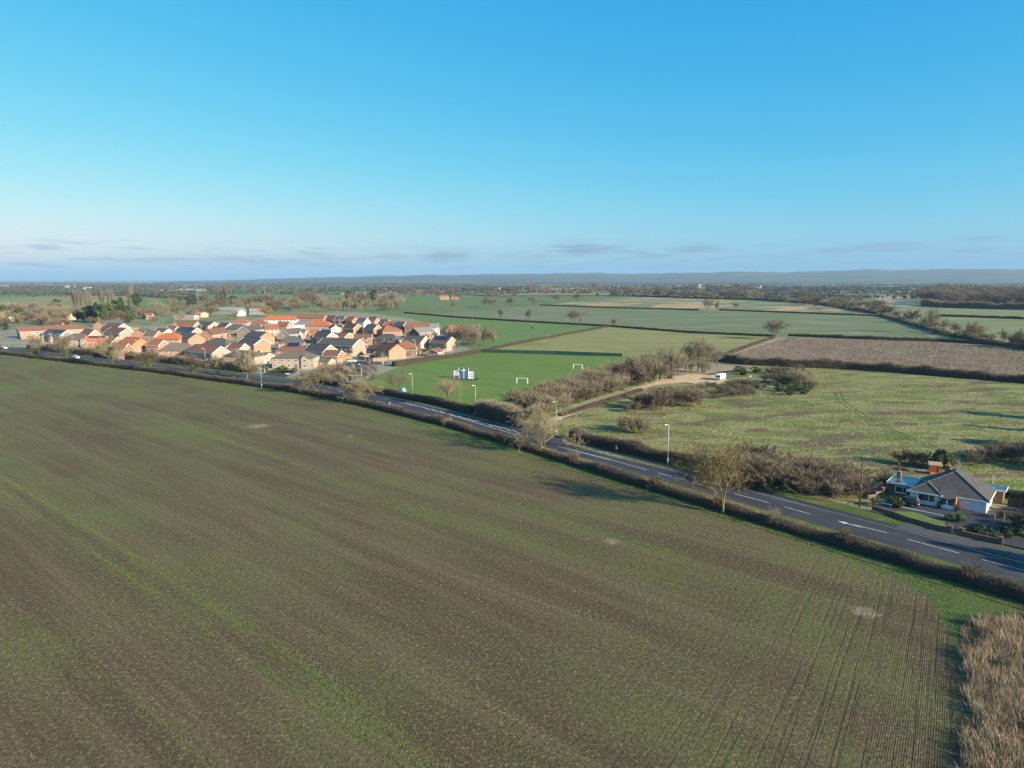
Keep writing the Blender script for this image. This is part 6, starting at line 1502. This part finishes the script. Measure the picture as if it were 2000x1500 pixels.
lamp(929, 811, 9.4, R(30), 'tall white street lamp at the end of the dark clipped hedge'); lamp(806, 782, 9.4, R(30), 'tall street lamp beside the blue tent')
lamp(707, 758, 9.4, R(30), 'tall street lamp by the playing field corner'); lamp(1304, 908, 9.4, R(30), 'tallest street lamp on the pavement right of the walking person')
lamp(1086, 851, 9.4, R(30), 'street lamp behind the broad yellow tree'); lamp(511, 758, 9.4, R(210), 'street lamp on the field side of the village junction')
lamp(517, 728, 9.4, R(30), 'street lamp on the village side of the junction'); lamp(402, 719, 9.4, R(30), 'street lamp in front of the rust-roofed gable house'); lamp(271, 699, 9.4, R(30), 'street lamp by the orange-tiled house')
lamp(713, 705, 5, R(30), 'short lamp post in the village close', .8); lamp(715, 699, 5, R(30), 'short lamp post behind the other one in the close', .8)
# signs
def sign(px, py, h, w, hh, col, label, ang=R(-30), two=False):
    p = G(px, py); o = empty('road_sign', (p.x, p.y, 0), ang, label, 'sign', 'road signs')
    for x in ((-w * .35, w * .35) if two else (0,)): MB().tube([(x, 0, -.1), (x, 0, h)], .05, 6).build('post', M_STEEL, o)
    MB().box((0, -.07, h - hh / 2), (w, .04, hh)).build('sign_panel', col, o)
sign(593, 762, 3.3, 1.1, 1.0, MATS['door_paint'], 'dark backed road sign left of the upright bare tree'); sign(601, 764, 3.0, .8, .8, MATS['door_paint'], 'second dark backed road sign by the hedge')
sign(679, 752, 3.0, .8, 1.0, M_WHITE, 'white road sign in the hedge near the junction'); sign(221, 712, 3.2, .8, 1.0, M_WHITE, 'white road sign right of the ivy trees'); sign(123, 690, 2.6, .7, .9, M_WHITE, 'small white sign behind the second ivy tree')
sign(19, 681, 3.0, .8, .8, M_STEEL, 'grey road sign at the far left'); sign(582, 735, 2.4, .7, .9, M_WHITE, 'small pale sign at the junction')
p = G(983, 825); o = empty('finger_post', (p.x, p.y, 0), R(-20), 'white finger post on the verge beside the tall hedge', 'signpost')
MB().tube([(0, 0, -.1), (0, 0, 2.6)], .07, 6).build('post', M_WHITE, o); MB().box((.4, 0, 2.35), (.95, .05, .28)).build('finger', M_WHITE, o)
sn = G(562, 733); b = MB(); b.box((sn.x, sn.y, .7), (2.2, .08, .5), R(-15)); tag(b.build('name_board', M_WHITE), 'low white name board in front of the cream corner house', 'sign')
# goals
def goal(px0, px1, label, h=2.3):
    A, C = G(*px0), G(*px1); d = C - A; o = empty('goal_posts', A, math.atan2(d.y, d.x), label, 'goal', 'football goals'); L = d.length
    for x in (0, L): MB().tube([(x, 0, -.1), (x, 0, h)], .1, 8).build('upright', M_WHITE, o)
    MB().tube([(0, 0, h), (L, 0, h)], .1, 8).build('crossbar', M_WHITE, o)
    for x in (0, L): MB().tube([(x, 0, h), (x, .8, h - .1), (x, 1.6, .05)], .035, 6).build('stay', M_WHITE, o)
goal((1009, 749), (1030, 750), 'nearer white football goal on the playing field'); goal((1119.5, 721), (1137, 721.5), 'farther white football goal beside the thicket')
# kick-about wall: blue centre panels with white panels either side
A = G(887, 739); C = G(925, 740.5); d = C - A; L = d.length
kw_ = empty('ball_wall', A, math.atan2(d.y, d.x), 'blue and white ball court wall on the playing field', 'ball wall')
M_BLUE = mat('blue_panel', (.055, .125, .20), .6, (.075, .16, .23), .8); M_NAVY = mat('navy_panel', (.035, .06, .13), .6); M_PALE = mat('pale_panel', (.72, .74, .78), .5)
for x, h in ((0, 3.4), (L * .255, 4.7), (L * .5, 4.7), (L * .74, 4.7), (L, 3.3)): MB().tube([(x, -.05, -.1), (x, -.05, h)], .09, 6).build('post', M_WHITE, kw_)
MB().box((L * .378, 0, 2.3), (L * .235, .08, 4.5)).build('panel', M_BLUE, kw_); MB().box((L * .62, 0, 2.3), (L * .23, .08, 4.5)).build('panel', M_BLUE, kw_)
MB().box((L * .125, 0, 2.35), (L * .235, .08, 2.0)).build('panel', M_PALE, kw_); MB().box((L * .125, 0, .68), (L * .235, .08, 1.3)).build('panel', M_NAVY, kw_); MB().box((L * .87, 0, 1.7), (L * .24, .08, 3.2)).build('panel', M_PALE, kw_)
for x, z, w, h in ((.12, 2.2, .12, .3), (.07, 3.0, .05, .25), (.16, 3.0, .05, .25), (.20, 3.0, .04, .25)): MB().box((L * x, -.06, z), (L * w * .8, .04, h)).build('marking', M_NAVY, kw_)
for z in (1.1, 2.0): MB().box((L * .87, -.06, z), (L * .2, .04, .12)).build('marking', M_NAVY, kw_)
MB().box((L * .45, -.5, 3.6), (L * .1, .06, .55)).build('backboard', M_WHITE, kw_); b = MB(); b.tube([(L * .56 + .3 * math.cos(t_ * .785), -.55 + .3 * math.sin(t_ * .785), 3.45) for t_ in range(9)], .03, 5); b.box((L * .56, -.12, 3.7), (L * .06, .05, .6)); b.build('hoop', M_PALE, kw_)
sheet('court_pad', GG([(880, 742), (932, 743), (936, 738.5), (884, 737.5)]), .035, M_PATH)
# green mesh fence along the top of the playing field
fe = empty('mesh_fence', G(935, 688.5), 0, 'dark green mesh fence along the top of the playing field', 'fence')
Pf, _, sf = resample(P2([(935, 688.5), (1080, 692), (1215, 697)]), 6.0); f0 = Vector((Pf[0][0], Pf[0][1], 0)); M_GMESH = mat('green_mesh', (.015, .06, .05), .7)
for k in range(len(Pf)):
    MB().tube([(0, 0, -.1), (0, 0, 2.2)], .05, 5).build('post', M_GMESH, fe, loc=Vector((Pf[k][0], Pf[k][1], 0)) - f0)
    if k + 1 < len(Pf):
        a, c = Vector((*Pf[k], 0)) - f0, Vector((*Pf[k + 1], 0)) - f0; dd = c - a
        MB().box((0, 0, 1.05), (dd.length - .12, .04, 1.9)).build('mesh_panel', M_GMESH, fe, loc=(a + c) / 2, rz=math.atan2(dd.y, dd.x))
# gate posts by the yard, electricity poles in the fields
for k, (px, py, l) in enumerate(((1263, 749, 'tall grey gate post left of the gravel yard, farther one'), (1283.5, 749, 'tall grey gate post left of the gravel yard, nearer one'))):
    p = G(px, py); b = MB(); b.tube([(p.x, p.y, -.1), (p.x, p.y, 3.6)], .09, 6); tag(b.build('gate_post', M_STEEL), l, 'post')
for px, py, top, l in ((923, 624, 611, 'power pole in the hedge above the bright green field'), (1037, 643, 632, 'power pole in the bright green field'), (842, 610, 597, 'far power pole beyond the village, right of its neighbour'), (814, 608, 593, 'far power pole beyond the village, left of its neighbour'), (758, 600, 586, 'power pole by the bare trees beyond the village'), (1072, 675, 655, 'pole beside the hay field hedge'), (1734, 595, 585, 'power pole in the straw field on the right')):
    p = G(px, py); o = empty('power_pole', (p.x, p.y, 0), R(20), l, 'pole', 'power poles'); h = px_h(px, py, top)
    MB().tube([(0, 0, -.2), (0, 0, h)], [.17, .13], 6).build('pole', M_WOOD, o); MB().box((0, 0, h - .3), (2.2, .14, .16)).build('crossarm', M_WOOD, o)
    for x in (-.9, 0, .9): MB().tube([(x, 0, h - .22), (x, 0, h + .08)], .06, 5).build('insulator', M_WHITE, o)
# blue dome tent behind the hedge
p = G(787, 765); o = empty('dome_tent', (p.x, p.y, 0), 0, 'blue dome tent behind the dark clipped hedge', 'tent')
b = MB(); n = 10
for j in range(5):
    for k in range(n):
        q = []
        for (jj, kk) in ((j, k), (j, k + 1), (j + 1, k + 1), (j + 1, k)):
            a, e_ = 2 * math.pi * kk / n, math.pi / 2 * jj / 5; q.append((1.4 * math.cos(a) * math.cos(e_), 1.2 * math.sin(a) * math.cos(e_), 1.75 * math.sin(e_)))
        b.face(q)
b.build('canopy', mat('tent_blue', (.10, .20, .55), .6), o); b = MB(); b.box((.5, -.98, .7), (.7, .05, 1.1)); b.build('tent_door', M_PALE, o)

# ------------------------------------------------------------------ vehicles
M_TYRE = mat('tyre', (.02, .02, .02), .8); M_RIM = mat('rim', (.35, .35, .36), .4, metal=.6); M_TAIL = mat('tail_light', (.45, .02, .015), .3); M_HEADL = mat('head_light', (.75, .76, .78), .2)
def car(loc, ang, paint, label, L=4.3, W=1.78, H_=1.5, suv=False, group='cars'):
    o = empty('parked_car' if 'parked' in label else 'car', loc, ang, label, 'car', group); z0 = .22 if not suv else .3; zb = H_ * .60
    prof = [(-.5, z0), (-.5, zb * .72), (-.485, zb), (.19 + .02, zb), (.46, zb * .88), (.5, zb * .62), (.5, z0)]
    b_ = MB(); n = len(prof)
    for sy in (-1, 1): b_.v += [(x * L, sy * W / 2 * (1 if z < zb * .8 else .95), z) for x, z in prof]
    b_.f += [tuple(range(n)), tuple(range(2 * n - 1, n - 1, -1))]; b_.mi += [0, 0]
    for k in range(n): b_.f.append((k, n + k, n + (k + 1) % n, (k + 1) % n)); b_.mi.append(0)
    body = b_.build('body', paint, o)
    cp = [(-.475, zb, .47), (-.40, H_ - .05, .40), (-.36, H_, .39), (.0, H_, .39), (.05, H_ - .03, .395), (.225, zb, .46)]
    g = MB(); k = len(cp)
    for sy in (-1, 1): g.v += [(x * L, sy * y * W, z - .01) for x, z, y in cp]
    g.f += [tuple(range(k)), tuple(range(2 * k - 1, k - 1, -1))]; g.mi += [0, 0]
    for q in range(k): g.f.append((q, k + q, k + (q + 1) % k, (q + 1) % k)); g.mi.append(0)
    g.build('windows', M_GLASS, o)
    rfm = MB(); rfm.box((-.18 * L, 0, H_ + .01), (.40 * L, .80 * W, .05)); 
    for sy in (-1, 1):
        for (xa, za), (xb, zb2) in (((-.47, zb), (-.39, H_)), ((-.13, zb), (-.13, H_)), ((.22, zb), (.03, H_))): rfm.tube([(xa * L, sy * .465 * W, za), (xb * L, sy * .395 * W, zb2)], .045, 4)
    rfm.build('roof', paint, o)
    for sx_ in (-.31, .31):
        for sy in (-1, 1):
            w = MB(); w.tube([(sx_ * L, sy * (W / 2 - .2), .33), (sx_ * L, sy * (W / 2 + .02), .33)], .33, 14); w = w.build('wheel', M_TYRE, o)
            MB().tube([(sx_ * L, sy * (W / 2 + .02), .33), (sx_ * L, sy * (W / 2 + .035), .33)], .21, 12).build('rim', M_RIM, w)
    for sy in (-1, 1):
        MB().box((-.497 * L, sy * .40 * W, zb * .8), (.06, .26, .22)).build('tail_light', M_TAIL, o); MB().box((.485 * L, sy * .38 * W, zb * .72), (.1, .32, .16)).build('headlight', M_HEADL, o)
        MB().box((.17 * L, sy * .54 * W, zb + .05), (.14, .18, .13)).build('mirror', paint, o)
    MB().box((-.503 * L, 0, .55), (.02, .5, .12)).build('number_plate', M_WHITE, o)
    return o
P_DARK = mat('dark_car_paint', (.022, .025, .03), .25, spec=.6); P_WHITE = mat('white_car_paint', (.80, .80, .80), .3, spec=.5); P_RED = mat('red_car_paint', (.22, .03, .025), .3, spec=.5); P_GREY = mat('grey_car_paint', (.25, .27, .29), .3, spec=.5)
c0 = B(-12.3, -3.6); car((c0.x, c0.y, .08), BA + R(178), P_DARK, 'dark blue-black hatchback parked in front of the bungalow', 4.5, 1.85, 1.62, True, 'cars')
def on_road(x, rel):
    i = s_of(x); o = -rel * EW[i]; return Vector((EX[i] + EN[i, 0] * o, EY[i] + EN[i, 1] * o, .02)), math.atan2(ET[i, 1], ET[i, 0])
for px, py, rel, flip, paint, l in ((165, 699, .72, 0, P_WHITE, 'white hatchback driving on the road between the ivy trees'), (60, 689, .3, 1, P_DARK, 'dark red-lit car driving away on the left part of the road'), (6, 682, .3, 0, P_WHITE, 'white car at the left edge of the picture')):
    q = G(px, py); p, a = on_road(q.x, rel); car(p, a + math.pi * flip, paint, l)
for px, py, a, paint, l in ((306, 684, 20, P_GREY, 'pale grey car parked behind the roadside thicket'), (516, 706, 10, P_WHITE, 'white car parked left of the cream corner house'), (687, 707, -10, P_WHITE, 'white van-like car parked in the village close'), (735, 690, 40, P_RED, 'red car parked by the low brick outbuilding'), (420, 668, 15, P_GREY, 'grey car parked between the middle houses')):
    q = G(px, py); car((q.x, q.y, .0), R(a), paint, l)
# caravan
A, C = G(1396, 744), G(1417, 740.5); q = (A + C) / 2
cv = empty('touring_caravan', G(1407, 742), R(52), 'white touring caravan parked on the gravel yard', 'caravan')
M_CARA = mat('caravan_shell', (.80, .79, .76), .45, (.74, .73, .70), .8)
b = MB(); prof = [(-2.9, .55), (-3.0, 1.5), (-2.75, 2.45), (-2.3, 2.65), (2.4, 2.65), (2.75, 2.4), (2.95, 1.6), (2.75, .55)]; n = len(prof)
for sy in (-1, 1): b.v += [(x, sy * 1.12, z) for x, z in prof]
b.f += [tuple(range(n)), tuple(range(2 * n - 1, n - 1, -1))]; b.mi += [0, 0]
for k in range(n): b.f.append((k, n + k, n + (k + 1) % n, (k + 1) % n)); b.mi.append(0)
b.build('body', M_CARA, cv)
for sy in (-1, 1):
    for x, w in ((-1.9, 1.0), (-.2, .7), (1.6, 1.1)): MB().box((x, sy * 1.13, 1.75), (w, .05, .6)).build('window', M_GLASS, cv)
    w = MB(); w.tube([(-.1, sy * .95, .33), (-.1, sy * 1.14, .33)], .33, 12); w = w.build('wheel', M_TYRE, cv); MB().tube([(-.1, sy * 1.14, .33), (-.1, sy * 1.16, .33)], .2, 10).build('rim', M_RIM, w)
    MB().box((0, sy * 1.125, 1.12), (5.2, .03, .14)).build('stripe', P_GREY, cv)
for y in (-.65, 0, .65): MB().box((-2.98, y, 1.75), (.06, .55, .65)).build('window', M_GLASS, cv)
MB().box((0, 0, 2.7), (.9, .7, .14)).build('roof_vent', M_WHITE, cv); MB().box((.6, -1.14, 1.4), (.62, .04, 1.75)).build('door', M_WHITE, cv)
MB().tube([(2.7, .5, .5), (3.9, 0, .5), (2.7, -.5, .5)], .05, 5).build('tow_bar', M_STEEL, cv); MB().tube([(3.7, 0, 0), (3.7, 0, .55)], .05, 5).build('jockey_wheel', M_STEEL, cv)

# ------------------------------------------------------------------ the walker
p = G(1203, 885); pr = empty('person', (p.x, p.y, .11), R(38), 'person in a yellow-green jacket and dark trousers walking along the pavement', 'person')
def skin(name, verts, edges, rad, m, sub=1):
    me = bpy.data.meshes.new(name); me.from_pydata(verts, edges, []); ob = link(bpy.data.objects.new(name, me), pr)
    md = ob.modifiers.new('Skin', 'SKIN'); md.use_smooth_shade = True
    for i_, r_ in enumerate(rad): me.skin_vertices[0].data[i_].radius = (r_, r_); me.skin_vertices[0].data[i_].use_root = i_ == 0
    sb = ob.modifiers.new('Sub', 'SUBSURF'); sb.levels = sb.render_levels = sub; me.materials.append(m); return ob
M_SKIN = mat('skin', (.45, .28, .20), .6)
bv = [(0, 0, .95), (0, 0, 1.2), (0, 0, 1.42), (0, 0, 1.52), (0, 0, 1.62), (.02, 0, 1.76),
      (-.10, .10, .88), (.10, .12, .50), (-.02, .12, .07), (.12, .12, .03), (0, -.10, .88), (-.10, -.12, .50), (-.30, -.12, .10), (-.18, -.12, .04),
      (0, .20, 1.40), (-.08, .26, 1.14), (.06, .26, .92), (.10, .26, .84), (0, -.20, 1.40), (.06, -.26, 1.14), (.20, -.25, .95), (.25, -.25, .88)]
be = [(0, 1), (1, 2), (2, 3), (3, 4), (4, 5), (0, 6), (6, 7), (7, 8), (8, 9), (0, 10), (10, 11), (11, 12), (12, 13), (2, 14), (14, 15), (15, 16), (16, 17), (2, 18), (18, 19), (19, 20), (20, 21)]
brd = [.15, .15, .16, .06, .09, .08, .10, .075, .05, .045, .10, .075, .05, .045, .07, .055, .045, .04, .07, .055, .045, .04]
skin('body', bv, be, brd, mat('dark_trousers', (.022, .022, .026), .9))
skin('jacket', [(0, 0, .86), (0, 0, 1.05), (0, 0, 1.25), (0, 0, 1.43), (0, .21, 1.40), (-.08, .27, 1.14), (.05, .27, .95), (0, -.21, 1.40), (.06, -.27, 1.14), (.19, -.26, .97)], [(0, 1), (1, 2), (2, 3), (3, 4), (4, 5), (5, 6), (3, 7), (7, 8), (8, 9)], [.19, .185, .19, .15, .095, .08, .07, .095, .08, .07], mat('hi_vis_jacket', (.30, .30, .07), .8))
skin('head', [(.02, 0, 1.60), (.02, 0, 1.68), (.01, 0, 1.76)], [(0, 1), (1, 2)], [.085, .10, .085], M_SKIN)
skin('hat', [(0, 0, 1.72), (0, 0, 1.80)], [(0, 1)], [.115, .09], mat('pale_hat', (.45, .42, .36), .9))
for sy, x in ((1, .12), (-1, .27)): skin('hand', [(x - .02, .262 * sy, .93 if sy < 0 else .87), (x, .262 * sy, .84 if sy < 0 else .80), (x + .02, .262 * sy, .80 if sy < 0 else .75)], [(0, 1), (1, 2)], [.035, .04, .025], M_SKIN)

# litter and small pale things
for k, (px, py, s_) in enumerate(((1912, 883, .8), (1722, 955, .7), (1463, 736, .5))):
    p = G(px, py); rg_ = random.Random(k); b = MB()
    for q in range(4): b.box((p.x + rg_.uniform(-1, 1), p.y + rg_.uniform(-.6, .6), .25), (s_ * rg_.uniform(.4, 1), s_ * rg_.uniform(.3, .8), .3), rg_.uniform(0, 3))
    tag(b.build('rubbish_pile', M_PALE), ['pale rubbish in the brambles behind the bungalow', 'pale rubbish left of the bungalow', 'pale rubbish among the caravan brambles'][k], 'rubbish')

# ------------------------------------------------------------------ the air: one closed box of thin haze
hz = MB(); hz.box((0, 9500, 124), (44000, 21000, 250)); haze = hz.build('haze', [])
hm = bpy.data.materials.new('haze_air'); hm.use_nodes = True; n_, l_ = hm.node_tree.nodes, hm.node_tree.links
n_.remove(n_['Principled BSDF']); pv = n_.new('ShaderNodeVolumePrincipled')
pv.inputs['Color'].default_value = (.38, .60, .86, 1); pv.inputs['Density'].default_value = 5.4e-5; pv.inputs['Anisotropy'].default_value = 0.0
l_.new(pv.outputs[0], n_['Material Output'].inputs['Volume']); haze.data.materials.append(hm); tag(haze, kind='stuff')
